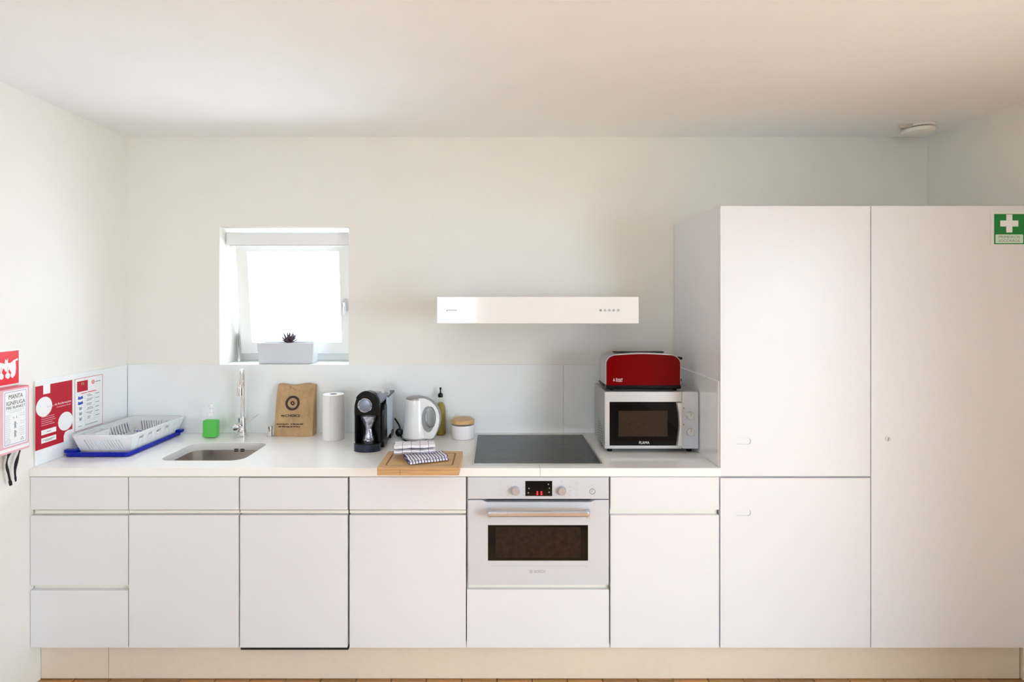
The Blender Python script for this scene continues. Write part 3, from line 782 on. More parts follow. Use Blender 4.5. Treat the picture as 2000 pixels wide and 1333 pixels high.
# ------------------------------------------------------------------ coffee machine
D = 2.53
cm = thing('coffee_machine', 'black capsule coffee machine with round chrome button', 'coffee machine', (X(716, D), 2.66, WT))
def arch(xa, xb, z0, ztop, shoulder, n=14):
    c = (xa+xb)/2; r = (xb-xa)/2
    out = [(xa, z0), (xb, z0)]
    for i in range(n+1):
        a = PI*i/n; out.append((c+r*math.cos(a)*(abs(math.cos(a))**-0.25 if abs(math.cos(a)) > 0.01 else 1), shoulder+(ztop-shoulder)*math.sin(a)))
    return out
Df = 2.56
xa, xb = X(691.5, Df)+0.001, X(741.5, Df)
zt, zs = Z(766, Df), Z(800, Df)
link('rear_housing', prism([arch(xa, xb+0.004, WT+0.004, Z(772, 2.63), Z(800, 2.63))], fr_front(2.78), 0.0, 0.15, bev=0.004), M['black'], cm)
link('brewing_head', prism([arch(xa, xb, Z(812, Df), zt, zs)], fr_front(2.63), 0.0, 2.63-Df, bev=0.006), M['black'], cm)
link('side_cheek', box(xa, xa+0.010, Df+0.003, 2.63, WT+0.04, Z(811, Df), bev=0.003), M['black'], cm)
link('side_cheek', box(xb-0.009, xb, Df+0.003, 2.63, WT+0.04, Z(811, Df), bev=0.003), M['black'], cm)
cx, cz = X(713.5, Df), Z(792, Df)
rg = link('button_ring', lathe([(0.0335, -0.003), (0.0335, -0.010), (0.0310, -0.013), (0.0285, -0.010), (0.0285, -0.004)], (cx, Df, cz), 36, axis='y'), M['chrome'], cm)
link('round_button', lathe([(0.0284, -0.002), (0.0284, -0.0075), (0.024, -0.009), (0.010, -0.0098), (0.001, -0.010)], (cx, Df, cz), 36, axis='y'), M['disc'], cm)
# crown lip over the head
cpts = []
for i in range(13):
    a = math.radians(40+100*i/12); cpts.append((cx+0.004+0.052*math.cos(a), Df-0.004, Z(800, Df)+0.078*math.sin(a)))
link('head_lip', tube(cpts, 0.005, 10, flat=(1, 1.6)), M['black'], cm)
# half-round drip tray
tcx = (xa+xb)/2; tr_ = (X(741, 2.53)-X(689, 2.53))/2
def half(r, yb=2.63):
    o = [(tcx+r, yb), (tcx-r, yb)]
    for i in range(19):
        a = PI+PI*i/18; o.append((tcx+r*math.cos(a), 2.565+r*0.62*math.sin(a)))
    return o
tz = Z(868, 2.545)-WT
link('tray_base', prism([half(tr_)], fr_top(WT), 0.001, tz, bev=0.004), M['darkmetal'], cm)
link('tray_grille', prism([half(tr_-0.006, 2.625)], fr_top(WT), tz, tz+0.003), M['black'], cm)
# silvery spout guard in the recess, wide at the top and pinched in the middle
hp = [(0.036, 0.128), (0.040, 0.118), (0.037, 0.104), (0.027, 0.088), (0.018, 0.070), (0.0155, 0.058), (0.019, 0.040), (0.025, 0.022), (0.029, 0.008), (0.028, 0.003)]
bm = lathe([(r, h+tz) for r, h in reversed(hp)], (tcx-0.001, 2.600, WT), 30, squash=0.55)
for v in bm.verts:
    k = 1+0.09*math.sin(v.co.x*420+v.co.z*170)+0.06*math.sin(v.co.z*330)
    v.co.y = 2.600+(v.co.y-2.600)*k
sg = link('spout_guard', bm, mat('crinkled_silver', (0.42, 0.42, 0.50), 0.18, 0.8, bump=1.0, bscale=90, var=0.5, vscale=60), cm)
# silver lever hood over the top
bm = bmesh.new()
prism([[(2.60, Z(776, 2.6)), (2.60, Z(764, 2.6)), (2.66, Z(757, 2.66)), (2.75, Z(758, 2.75)), (2.755, Z(772, 2.75))]], lambda u, v, w: Vector((w, u, v)), xa+0.038, xb+0.010, bm)
lv = link('lever_hood', bm, M['silver'], cm, smooth=False)
bm = bmesh.new(); bx(bm, xb-0.024, xb+0.016, 2.585, 2.66, Z(785, 2.6), Z(768, 2.6), bev=0.003)
bmesh.ops.rotate(bm, verts=bm.verts, cent=(xb, 2.62, Z(776, 2.6)), matrix=Matrix.Rotation(math.radians(32), 3, 'Y'))
link('lever_end', bm, mat('blue_grey_plastic', (0.22, 0.25, 0.30), 0.35, 0.2, var=0.03), cm)
link('side_shell', prism([[(2.60, WT+0.006), (2.60, Z(806, 2.6)), (2.615, Z(792, 2.62)), (2.64, Z(786, 2.64)), (2.67, Z(792, 2.66)), (2.675, WT+0.006)]],
                         lambda u, v, w: Vector((w, u, v)), xb-0.002, xb+0.013, bev=0.002), M['black'], cm)
tk = link('water_tank', box(xb-0.03, xb+0.010, 2.784, 2.865, WT+0.035, Z(771, 2.80), bev=0.006, seg=3), M['tank'], cm)
tk2 = link('tank_side', box(xb+0.0045, xb+0.011, 2.678, 2.783, WT+0.03, Z(771, 2.75), bev=0.003), M['tank'], cm)
link('tank_lid', box(xb-0.028, xb+0.012, 2.70, 2.868, Z(771, 2.80)+0.0005, Z(768, 2.80)+0.004, bev=0.002), M['black'], cm)
link('tank_edge', box(xb+0.0105, xb+0.0125, 2.855, 2.867, WT+0.012, Z(771, 2.80), bev=0.0008), M['whiteplastic'], cm)
link('tank_base', box(xb-0.03, xb+0.009, 2.785, 2.862, WT+0.001, WT+0.034, bev=0.003), M['black'], cm)

# ------------------------------------------------------------------ power cable behind the kettle
pts = smooth_path([(X(754, 2.80), 2.80, WT+0.022), (X(757, 2.86), 2.86, WT+0.052), (X(762, 2.875), 2.875, WT+0.085), (X(769, 2.87), 2.87, WT+0.088), (X(778, 2.85), 2.85, WT+0.060), (X(782, 2.84), 2.84, WT+0.035)], 6)
cb = thing('power_cable', 'black power cable with plug looping between coffee machine and kettle', 'cable', (X(775, 2.8), 2.80, WT))
link('cord', tube(pts, 0.0042, 10), M['black'], cb)
bm = lathe([(0.010, -0.016), (0.019, -0.012), (0.0205, 0.0), (0.018, 0.014), (0.008, 0.018)], (X(780, 2.83), 2.832, WT+0.0215), 20, axis='y')
link('plug', bm, M['black'], cb)
pts = smooth_path([(X(783, 2.81), 2.812, WT+0.010), (X(786, 2.78), 2.775, WT+0.0055), (X(793, 2.735), 2.722, WT+0.0050), (X(802, 2.72), 2.700, WT+0.0048)], 5)
link('lower_cord', tube(pts, 0.0040, 10), M['black'], cb)

# ------------------------------------------------------------------ kettle
D = 2.79
kt = thing('electric_kettle', 'white plastic electric kettle with grey-lined loop handle', 'kettle', (X(812, D), D, WT))
kc = X(812, D); S = D/F
def kz(py): return Z(py, D)
prof = [(0.055, 0.002), (0.064, 0.006), (0.066, 0.016), (0.063, 0.05), (0.0585, 0.10), (0.0555, 0.15), (0.054, 0.19), (0.0545, 0.212), (0.050, 0.2165)]
hgt = kz(779)-WT
prof = [(r, h/0.2165*hgt) for r, h in prof]
link('kettle_body', lathe(prof, (kc, D, WT), 48), M['whiteplastic'], kt, angle=50)
# web and handle, cut from one solid with an oval opening
def P(px, py): return (X(px, D), kz(py))
outer = [P(812, 853), P(812, 778), P(822, 775.5), P(832, 776), P(842, 780.5), P(851, 788.5), P(857, 798), P(860, 809), P(860.3, 818), P(858.5, 829), P(854.5, 840), P(849.5, 850), P(845, 853.5)]
hc = P(842.5, 813)
inner = circ(hc[0], hc[1], 10.8*S, 32, 21.5*S)
link('handle', prism([outer, inner], fr_front(D-0.0105), 0.0, 0.035, bev=0.006), M['whiteplastic'], kt, angle=60)
lc = P(838.5, 815.5)
lin = [(x, z) for x, z in circ(lc[0], lc[1], 12.5*S, 40, 25*S)]
bmi = prism([lin, circ(hc[0], hc[1], 10.4*S, 40, 19.5*S)], fr_front(D-0.009), 0.0, 0.038)
link('handle_grip', bmi, M['greyplastic'], kt, angle=60)
out2 = [P(822, 773), P(833, 773.5), P(844, 778.5), P(853, 787), P(859.5, 797), P(862.3, 809), P(862.3, 819), P(860.5, 830), P(856, 841.5), P(850.5, 851)]
in2 = [P(849.8, 848), P(855, 838), P(859, 828), P(860.6, 818), P(860.4, 809), P(857.4, 798), P(851.3, 788.5), P(842.3, 780.3), P(832, 776), P(822, 775)]
link('handle_edge_shade', prism([out2+in2], fr_front(D-0.016), 0.0, 0.024), M['greyplastic'], kt, angle=60)  # grey strip standing in for the shadow along the handle's outer edge
link('kettle_lid', lathe([(0.0515, hgt-0.002), (0.0505, hgt+0.006), (0.043, hgt+0.010), (0.028, hgt+0.014), (0.004, hgt+0.016)], (kc+0.002, D, WT), 36), M['taupe'], kt)
bm = bmesh.new()
prism([[P(794, 779.5), P(789.5, 778), P(793, 790), P(797, 792)]], fr_front(D+0.014), 0.0, 0.028, bm, bev=0.004)
link('spout', bm, M['whiteplastic'], kt)
link('kettle_base', lathe([(0.069, 0.0006), (0.071, 0.003), (0.070, 0.010), (0.064, 0.012)], (kc, D, WT), 40), M['greyplastic'], kt)

# ------------------------------------------------------------------ oil bottle
D = 2.865
ob = thing('oil_bottle', 'slim glass bottle of olive oil with black pourer, behind the kettle', 'bottle', (X(861, D), D, WT))
cx = X(861, D)
def h_(py): return Z(py, D)-WT
link('oil', lathe([(0.022, 0.004), (0.0245, 0.008), (0.0245, h_(803)), (0.022, h_(796)), (0.015, h_(789)), (0.011, h_(786))], (cx, D, WT), 28), M['oil'], ob)
link('bottle_glass', lathe([(0.024, 0.0008), (0.0262, 0.004), (0.0262, h_(802)), (0.0235, h_(794)), (0.0165, h_(787)), (0.0115, h_(780)), (0.0108, h_(775))], (cx, D, WT), 28), M['bottleglass'], ob)
link('pourer_collar', lathe([(0.0125, h_(776)), (0.0135, h_(773)), (0.0125, h_(770)), (0.006, h_(768))], (cx-0.002, D, WT), 20), M['black'], ob)
link('pourer_spout', lathe([(0.0055, h_(769)), (0.0035, h_(765)), (0.0035, h_(762)), (0.0055, h_(760.5)), (0.0055, h_(758)), (0.003, h_(757))], (cx-0.002, D, WT), 14), M['black'], ob)

# ------------------------------------------------------------------ canister
D = 2.80
cn = thing('canister', 'white ceramic canister with bamboo lid beside the hob', 'canister', (X(904, D), D, WT))
cx = X(904, D)
link('pot', lathe([(0.054, 0.0008), (0.0585, 0.005), (0.0590, 0.02), (0.0590, h_(831)), (0.0575, h_(829))], (cx, D, WT), 40), M['ceramic'], cn)
zl = Z(829, D-0.05)-WT
link('lid', lathe([(0.0565, zl-0.004), (0.0592, zl-0.001), (0.0592, zl+0.012), (0.0565, zl+0.0155), (0.020, zl+0.0158)], (cx, D, WT), 40), M['lidwood'], cn)
link('seal_ring', lathe([(0.0585, zl-0.0055), (0.0600, zl-0.005), (0.0600, zl-0.003), (0.0585, zl-0.0025)], (cx, D, WT), 40), M['clear'], cn)
bm = tube(smooth_path([(cx-0.044, D, WT+zl+0.014), (cx-0.045, D, WT+zl+0.026), (cx-0.036, D, WT+zl+0.030), (cx+0.036, D, WT+zl+0.030), (cx+0.045, D, WT+zl+0.026), (cx+0.044, D, WT+zl+0.014)], 4), 0.0016, 8)
link('wire_handle', bm, M['chrome'], cn)

# ------------------------------------------------------------------ cutting board
cbx0, cbx1, cby0, cby1 = -0.478, -0.150, 2.199, 2.436
bt = 0.033; z0 = WT+0.0005
cbd = thing('cutting_board', 'bamboo cutting board jutting over the worktop edge', 'cutting board', (-0.314, 2.33, z0))
bm = bmesh.new(); bx(bm, cbx0, cbx1, cby0, cby1, z0, z0+bt-0.002, bev=0.003)
link('board', bm, M['bamboo'], cbd)
g0 = 0.026; g1 = 0.033
link('raised_rim', prism([rrect(cbx0+0.001, cbx1-0.001, cby0+0.001, cby1-0.001, 0.004, 3), rrect(cbx0+g0, cbx1-g0, cby0+g0, cby1-g0, 0.012, 4)], fr_top(z0+bt-0.002), 0, 0.002, bev=0.0006), M['bamboo'], cbd)
link('juice_groove', prism([rrect(cbx0+g0, cbx1-g0, cby0+g0, cby1-g0, 0.012, 4), rrect(cbx0+g1, cbx1-g1, cby0+g1, cby1-g1, 0.010, 4)], fr_top(z0+bt-0.002), 0, 0.0005), M['bamboo_dk'], cbd)
link('centre_panel', prism([rrect(cbx0+g1, cbx1-g1, cby0+g1, cby1-g1, 0.010, 4)], fr_top(z0+bt-0.002), 0, 0.002, bev=0.0006), M['bamboo'], cbd)
link('glue_joint', bars(fr_front(cby0), [(X(781, cby0), X(782, cby0), z0+0.001, z0+bt-0.008), (cbx0+0.003, cbx1-0.003, z0+bt-0.0105, z0+bt-0.0095)], 0, 0.0003), M['bamboo_dk'], cbd)

# ------------------------------------------------------------------ towel, folded in two bundles
BT = z0+bt
def fold(path, th, length, cen, rot, name, m, parent, wob=0.0015, nu=34):
    """ribbon of cloth following `path` (v,z) and swept along its length; UV in metres"""
    pts = smooth_path([(0, p[0], p[1]) for p in path], 6); n = len(pts)
    bm = bmesh.new(); uvl = bm.loops.layers.uv.new('UVMap')
    s = [0.0]
    for a, b in zip(pts, pts[1:]): s.append(s[-1]+(b-a).length)
    R_ = Matrix.Rotation(rot, 3, 'Z')
    vg = []
    for i in range(n):
        row = []
        for k in range(nu+1):
            u = -length/2+length*k/nu
            w = wob*(math.sin(u*63+s[i]*31)+0.6*math.sin(u*141-s[i]*53))
            e = 0.002*math.sin(s[i]*90)
            p = Vector((u+e*(1 if k > nu/2 else -1)*abs(2*k/nu-1)**3, pts[i].y, max(pts[i].z+w, 0.0016)))
            row.append(bm.verts.new(R_ @ p+Vector(cen)))
        vg.append(row)
    for i in range(n-1):
        for k in range(nu):
            f = bm.faces.new((vg[i][k], vg[i][k+1], vg[i+1][k+1], vg[i+1][k]))
            for lp, (ii, kk) in zip(f.loops, ((i, k), (i, k+1), (i+1, k+1), (i+1, k))): lp[uvl].uv = (length*kk/nu, s[ii])
    o = link(name, bm, m, parent, angle=180)
    so = o.modifiers.new('thick', 'SOLIDIFY'); so.thickness = th; so.offset = 0
    return o
tw = thing('kitchen_towel', 'folded white tea towel with dark blue check lines on the cutting board', 'towel', (-0.31, 2.33, BT))
lower = [(0.050, 0.003), (0.0, 0.003), (-0.050, 0.0035), (-0.055, 0.007), (-0.048, 0.0105), (0.0, 0.010), (0.045, 0.0105), (0.050, 0.0135), (0.044, 0.0165), (0.0, 0.0165), (-0.046, 0.0155)]
fold(lower, 0.0026, 0.165, (-0.296, 2.306, BT+0.0008), math.radians(22), 'lower_fold', towel_mat('towel_ticking', 0.0125, 0.60, 0.0042, 0.003), tw, wob=0.0007)
upper = [(0.040, 0.003), (0.0, 0.003), (-0.042, 0.004), (-0.048, 0.009), (-0.040, 0.014), (0.0, 0.013), (0.038, 0.014), (0.043, 0.019), (0.036, 0.024), (0.0, 0.024), (-0.040, 0.025), (-0.047, 0.030), (-0.040, 0.035), (0.0, 0.036), (0.040, 0.031)]
fold(upper, 0.003, 0.170, (-0.352, 2.362, BT+0.0205), math.radians(8), 'upper_fold', towel_mat('towel_check', 0.036, 0.030, 0.0016, 0.0016), tw, wob=0.0012)

# ------------------------------------------------------------------ microwave
MF = 2.52
mw = thing('microwave', 'silver microwave oven with black glass door and two dials', 'microwave', (X(1273, MF), 2.66, WT))
mx0, mx1 = X(1181.5, MF), X(1364.5, MF)
mz0, mz1 = WT+0.019, Z(766, MF)
link('casing', box(mx0+0.002, mx1-0.002, MF+0.018, 2.80, mz0, mz1-0.001, bev=0.006, seg=3), M['silver_dk'], mw)
fm = fr_front(MF)
px_split = X(1332, MF)
gx0, gx1, gz0, gz1 = X(1190.5, MF), X(1331, MF), Z(871, MF), Z(785.5, MF)
dd = link('microwave_door', prism([rrect(mx0, px_split-0.001, mz0+0.002, mz1, 0.004, 3), rect(gx0, gx1-0.003, gz0, gz1)], fr_front(MF+0.017), 0.0, 0.017, bev=0.002), M['silver'], mw)
link('door_glass', box(gx0, gx1-0.003, MF+0.0012, MF+0.006, gz0, gz1), M['blackglass'], dd, smooth=False)
link('mesh_screen', box(X(1208, MF), X(1304, MF), MF+0.0008, MF+0.0012, Z(853.5, MF), Z(803, MF)), M['mw_screen'], dd, smooth=False)
hs = []
for k in range(13):
    t = k/12; zz = gz0+0.002+(gz1-gz0-0.004)*t; hs.append((X(1322, MF)+0.011*math.sin(PI*t)-0.004, zz))
hs2 = [(X(1331, MF)-0.001-0.000*math.sin(PI*k/12), gz1-0.002-(gz1-gz0-0.004)*k/12) for k in range(13)]
link('door_handle', prism([hs+hs2], fm, -0.001, 0.018, bev=0.004), M['silver'], dd)
cpn = link('control_panel', prism([rrect(px_split+0.001, mx1, mz0+0.002, mz1, 0.006, 4)], fr_front(MF+0.017), 0.0, 0.015, bev=0.003), M['panel_blue'], mw)
for py in (812, 844):
    kx = X(1347.5, MF); kz_ = Z(py, MF)
    dl = link('dial', lathe([(0.0205, -0.0005), (0.0205, -0.004), (0.0185, -0.0045), (0.0175, -0.017), (0.0155, -0.019)], (kx, MF+0.002, kz_), 32, axis='y'), M['silver'], mw)
    link('dial_pointer', box(kx-0.0012, kx+0.0012, MF-0.0182, MF-0.0168, kz_+0.002, kz_+0.015), M['greyplastic'], dl)
    bm = bmesh.new()
    for k in range(9):
        a = math.radians(-40+32.5*k); q = 0.027
        prism([circ(kx+q*math.cos(a), kz_+q*math.sin(a), 0.0012, 6)], fm, -0.002, -0.0012, bm)
    prism([rect(kx-0.030, kx-0.024, kz_+0.030, kz_+0.036)], fm, -0.002, -0.0012, bm)
    link('dial_marks', bm, M['inkgrey'], mw)
link('lettering', text_bm('FLAMA', X(1248.5, MF), X(1268.5, MF), Z(867.8, MF), Z(862.6, MF), fm, -0.0014, -0.0006, 0.015), M['logo'], dd)
bm = bmesh.new()
for r_i in range(7):
    for c_i in range(6):
        y = MF+0.16-c_i*0.020+r_i*0.004; z = WT+0.125-r_i*0.012-c_i*0.008
        prism([circ(y, z, 0.0038, 8)], lambda u, v, w: Vector((mx0+0.002-w, u, v)), -0.001, 0.0004, bm)
link('side_vents', bm, M['blackmatte'], mw)
for fx in (mx0+0.03, mx1-0.03):
    for fy in (MF+0.04, 2.76):
        link('foot', lathe([(0.012, 0.0008), (0.013, 0.0195)], (fx, fy, WT), 14), M['black'], mw)

# ------------------------------------------------------------------ toaster
TD = 2.55
ts = thing('toaster', 'long red toaster with black base standing on the microwave', 'toaster', (X(1257, TD), 2.61, mz1))
tz0 = mz1
tx0, tx1 = X(1184.5, TD), X(1328.5, TD)
def tzz(py): return Z(py, TD)
def shell(x0, x1, zb, zt, r, n=10, crown=0.006):
    out = [(x0, zb), (x1, zb)]
    w = (x1-x0)
    for i in range(n+1):
        a = PI/2*i/n; out.append((x1-0.004-r+r*math.cos(a)+0.004*(1-i/n), zt-crown-r*0.9+r*0.9*math.sin(a)))
    for i in range(1, 9):
        t = i/9; out.append((x1-0.004-r+(x0+0.004+r-(x1-0.004-r))*t, zt-crown+crown*math.sin(PI*t)))
    for i in range(n+1):
        a = PI/2+PI/2*i/n; out.append((x0+0.004+r+r*math.cos(a)-0.004*(i/n), zt-crown-r*0.9+r*0.9*math.sin(a)))
    return out
ybk = TD+0.125
link('steel_casing', prism([shell(tx0-0.004, tx1+0.004, tzz(752), tzz(690.5), 0.045)], fr_front(ybk), 0.0, ybk-TD-0.006, bev=0.006), M['silver'], ts, angle=40)
link('red_side_panel', prism([shell(tx0, tx1, tzz(753), tzz(692), 0.042)], fr_front(TD+0.006), -0.001, 0.007, bev=0.005), M['red'], ts, angle=50)
link('red_side_panel', prism([shell(tx0, tx1, tzz(753), tzz(692), 0.042)], lambda u, v, w: Vector((u, ybk+w, v)), 0.0005, 0.007, bev=0.005), M['red'], ts, angle=50)
link('base', box(tx0-0.002, tx1+0.005, TD-0.002, ybk+0.004, tz0+0.008, tzz(752.5), bev=0.006, seg=3), M['black'], ts)
bm = tube(smooth_path([(tx0+0.004, TD+0.02, tz0+0.014), (tx0-0.008, TD+0.06, tz0+0.020), (tx0-0.010, ybk-0.01, tz0+0.028)], 4), 0.0045, 8)
link('cord_bracket', bm, M['black'], ts)
bm = bmesh.new()
for fx in (tx0+0.03, tx1-0.02):
    for fy in (TD+0.015, ybk-0.02): lathe([(0.008, 0.0008), (0.009, 0.010)], (fx, fy, tz0), 12, bm=bm)
link('feet', bm, M['black'], ts)
link('bread_slot', box(X(1203, TD), X(1303, TD), TD+0.05, TD+0.075, tzz(690)-0.004, tzz(689.3), bev=0.0008), M['blackmatte'], ts)
link('lever', tube([(tx1-0.002, TD+0.035, tzz(700)), (tx1+0.012, TD+0.03, tzz(701.5)), (tx1+0.018, TD+0.03, tzz(702))], [0.004, 0.0065, 0.0060], 12), M['black'], ts)
link('browning_knob', lathe([(0.004, 0.0), (0.0085, 0.003), (0.0085, 0.011), (0.006, 0.013)], (tx1+0.002, TD+0.03, tzz(744.5)), 18, axis='x'), M['black'], ts)
ft = fr_front(TD-0.0012)
link('lettering', text_bm('Russell', X(1203, TD), X(1215.5, TD), tzz(742.6), tzz(739), ft, 0.0, 0.0006, 0.02), M['logo'], ts)
link('lettering', text_bm('Hobbs', X(1203, TD), X(1215, TD), tzz(746), tzz(743), ft, 0.0, 0.0006, 0.02), M['logo'], ts)
bm = prism([circ(X(1199, TD), tzz(743.5), 0.0035, 16), circ(X(1199, TD), tzz(743.5), 0.0018, 12)], ft, 0.0, 0.0006)
prism([rect(X(1199, TD)-0.001, X(1199, TD)+0.001, tzz(742.5), tzz(739.5))], ft, 0.0, 0.0006, bm)
link('emblem', bm, M['logo'], ts)

# ------------------------------------------------------------------ extractor hood
HD = 2.451
hx0, hx1, hz0, hz1 = X(853.5, HD), X(1247.5, HD), Z(632.5, HD), Z(580, HD)
hd = thing('extractor_hood', 'slim white wall-mounted extractor hood above the hob', 'extractor hood', ((hx0+hx1)/2, 2.68, hz0))
link('hood_body', box(hx0+0.003, hx1-0.003, HD+0.016, BY-0.001, hz0+0.004, hz1-0.001, bev=0.001), M['front'], hd)
fp = link('front_panel', box(hx0, hx1, HD, HD+0.015, hz0, hz1, bev=0.0025, seg=3), mat('hood_white_gloss', (0.82, 0.82, 0.83), 0.10, spec=0.5, coat=0.3, var=0.004), hd)
link('filter_grille', box(hx0+0.05, hx1-0.05, HD+0.06, BY-0.06, hz0+0.0005, hz0+0.0035), M['hob_trim'], hd)
fh = fr_front(HD)
link('hood_button', prism([circ(X(1173, HD), Z(606.5, HD), 0.0055, 20)], fh, 0.0, 0.002, bev=0.0005), M['greyplastic'], hd)
for px in (1181.5, 1190, 1198.5, 1207.5):
    link('hood_button', prism([circ(X(px, HD), Z(606.5, HD), 0.0052, 20), circ(X(px, HD), Z(606.5, HD), 0.0026, 12)], fh, 0.0, 0.002), M['inkgrey'], hd)
bm = bars(fh, [(X(873, HD), X(892, HD), Z(606.6, HD), Z(605.4, HD)), (X(872, HD), X(874, HD), Z(609, HD), Z(605.4, HD)), (X(890.5, HD), X(891.5, HD), Z(608, HD), Z(605.4, HD)), (X(876, HD), X(890, HD), Z(608.2, HD), Z(607.6, HD))], 0.0, 0.0006)
link('maker_mark', bm, M['inkgrey'], hd)

# ------------------------------------------------------------------ dish rack and drip tray
tx0, tx1, ty0, ty1 = LX+0.020, -1.640, 2.455, 2.872
ty_ = thing('drip_tray', 'bright blue plastic drip tray under the dish rack', 'tray', ((tx0+tx1)/2, 2.66, WT))
TH = 0.022
outer = rrect(tx0, tx1, ty0, ty1, 0.02, 5)
bm = bmesh.new()
prism([rrect(tx0+0.008, tx1-0.008, ty0+0.008, ty1-0.008, 0.015, 5)], fr_top(WT), 0.0008, 0.004, bm)
prism([outer, rrect(tx0+0.010, tx1-0.010, ty0+0.010, ty1-0.010, 0.014, 5)], fr_top(WT), 0.004, TH, bm, bev=0.002)
link('tray', bm, M['blue'], ty_)
bm = bmesh.new()
for (a, b, c_, d_) in ((tx0-0.006, tx0+0.05, ty0+0.008, ty0+0.03), (tx1-0.035, tx1+0.014, ty1-0.035, ty1-0.004)):
    bx(bm, a, b, c_, d_, WT+TH-0.006, WT+TH+0.010, bev=0.004)
link('tray_lugs', bm, M['blue'], ty_)

rk = thing('dish_rack', 'white slotted plastic dish rack in the corner on the blue tray', 'dish rack', ((tx0+tx1)/2, 2.66, WT+0.008))
rx0, rx1, ry0, ry1 = LX+0.045, -1.636, 2.472, 2.885
rz0, rz1 = WT+0.006, 1.013
tp_ = 0.024; bh = rz1-rz0-0.004
def wall_fr(o, u, v, n):
    o, u, v, n = Vector(o), Vector(u), Vector(v), Vector(n)
    return lambda a, b, w: o+u*a+v*b+n*w
bm = bmesh.new()
def trap(L, t=tp_): return [(t, 0), (L-t, 0), (L, bh), (0, bh)]
LX_, LY_ = rx1-rx0, ry1-ry0
def slots(L, n, a, b, lean=0.0, y0=0.018, y1=None, m=0.05):
    y1 = y1 or bh-0.018; out = []
    for k in range(n):
        c = m+(L-2*m)*(k+0.5)/n; w = (L-2*m)/n*0.24
        out.append([(c-w+lean, y0), (c+w+lean, y0), (c+w-lean, y1), (c-w-lean, y1)])
    return out
sl = tp_
vv_f = Vector((0, -sl, bh)).normalized()*(Vector((0, sl, bh)).length/bh)
# front (faces the camera), back, left, right; each leans outwards
prism([trap(LX_)]+slots(LX_, 13, 0, 0, lean=0.010), wall_fr((rx0, ry0+sl, rz0), (1, 0, 0), (0, -sl/bh, 1), (0, 1, 0)), 0, 0.0025, bm)
prism([trap(LX_)]+slots(LX_, 13, 0, 0, lean=0.008), wall_fr((rx0, ry1-sl, rz0), (1, 0, 0), (0, sl/bh, 1), (0, -1, 0)), 0, 0.0025, bm)
arches = []
for k in range(5):
    c = 0.075+0.066*k; w = 0.017
    arches.append([(c-w, 0.020), (c-w+0.005, 0.020), (c-w+0.005, 0.058), (c+w-0.005, 0.058), (c+w-0.005, 0.020), (c+w, 0.020), (c+w, 0.070), (c-w, 0.070)])
prism([trap(LY_)]+arches, wall_fr((rx1-sl, ry0, rz0), (0, 1, 0), (sl/bh, 0, 1), (-1, 0, 0)), 0, 0.0025, bm)
prism([trap(LY_)]+slots(LY_, 16, 0, 0), wall_fr((rx0+sl, ry0, rz0), (0, 1, 0), (-sl/bh, 0, 1), (1, 0, 0)), 0, 0.0025, bm)
link('basket_walls', bm, M['milky'], rk, smooth=False)
link('rim', prism([rrect(rx0-0.004, rx1+0.004, ry0-0.004, ry1+0.002, 0.016, 5), rrect(rx0+0.006, rx1-0.006, ry0+0.006, ry1-0.006, 0.012, 5)], fr_top(rz0+bh), -0.002, 0.004, bev=0.0015), M['milky'], rk)
bm = bmesh.new()
prism([rect(rx0+sl, rx1-sl, ry0+sl, ry1-sl)]+[rect(rx0+sl+0.012, rx1-sl-0.012, ry0+sl+0.012+0.0235*k, ry0+sl+0.022+0.0235*k) for k in range(14)], fr_top(rz0), 0, 0.003, bm)
link('basket_bottom', bm, M['milky'], rk, smooth=False)
bm = bmesh.new()
for k in range(13):
    y = ry0+sl+0.030+k*0.0235
    tube(smooth_path([(rx0+sl+0.03, y, rz0+0.003), (rx0+sl+0.035, y, rz0+0.035), (rx0+sl+0.045, y, rz0+0.045), (rx0+sl+0.055, y, rz0+0.035), (rx0+sl+0.06, y, rz0+0.003)], 3), 0.0018, 6, bm=bm)
link('plate_prongs', bm, M['milky'], rk)
link('cutlery_cup', prism([rrect(rx0+0.028, rx0+0.080, ry0+0.03, ry0+0.13, 0.010), rrect(rx0+0.031, rx0+0.077, ry0+0.033, ry0+0.127, 0.008)], fr_top(rz0), 0.002, bh+0.004), M['milky'], rk)

# ------------------------------------------------------------------ planter and succulent on the window sill
PDp = 2.94
pn = thing('planter', 'low white rectangular planter with a small dark succulent on the sill', 'planter', (X(558, PDp), 2.985, WZ0))
za_, zb_ = WZ0+0.001, Z(670.5, 2.93)
bm = bmesh.new()
def prl(ofs, z, g=0): 
    return [bm.verts.new((x, y, z)) for x, y in rrect(X(504.5, PDp)-ofs, X(610, PDp)+ofs, 2.945-ofs+g*0, 3.025+ofs*0.6, 0.006, 3)]
L0 = prl(-0.002, za_); L1 = prl(0.0, za_+0.002); L2 = prl(0.008, zb_); L3 = prl(0.003, zb_); L4 = prl(0.0, zb_-0.02)
Ls = [L0, L1, L2, L3, L4]
for A_, B_ in zip(Ls, Ls[1:]):
    for i in range(len(A_)):
        j = (i+1) % len(A_); bm.faces.new((A_[i], A_[j], B_[j], B_[i]))
bm.faces.new(L0[::-1])
bmesh.ops.recalc_face_normals(bm, faces=bm.faces)
link('pot', bm, M['planter'], pn, angle=30)
link('soil', prism([rrect(X(504.5, PDp)+0.001, X(610, PDp)-0.001, 2.946, 3.024, 0.006, 3)], fr_top(zb_), -0.022, -0.012), M['soil'], pn)
scx = X(566, 2.985)
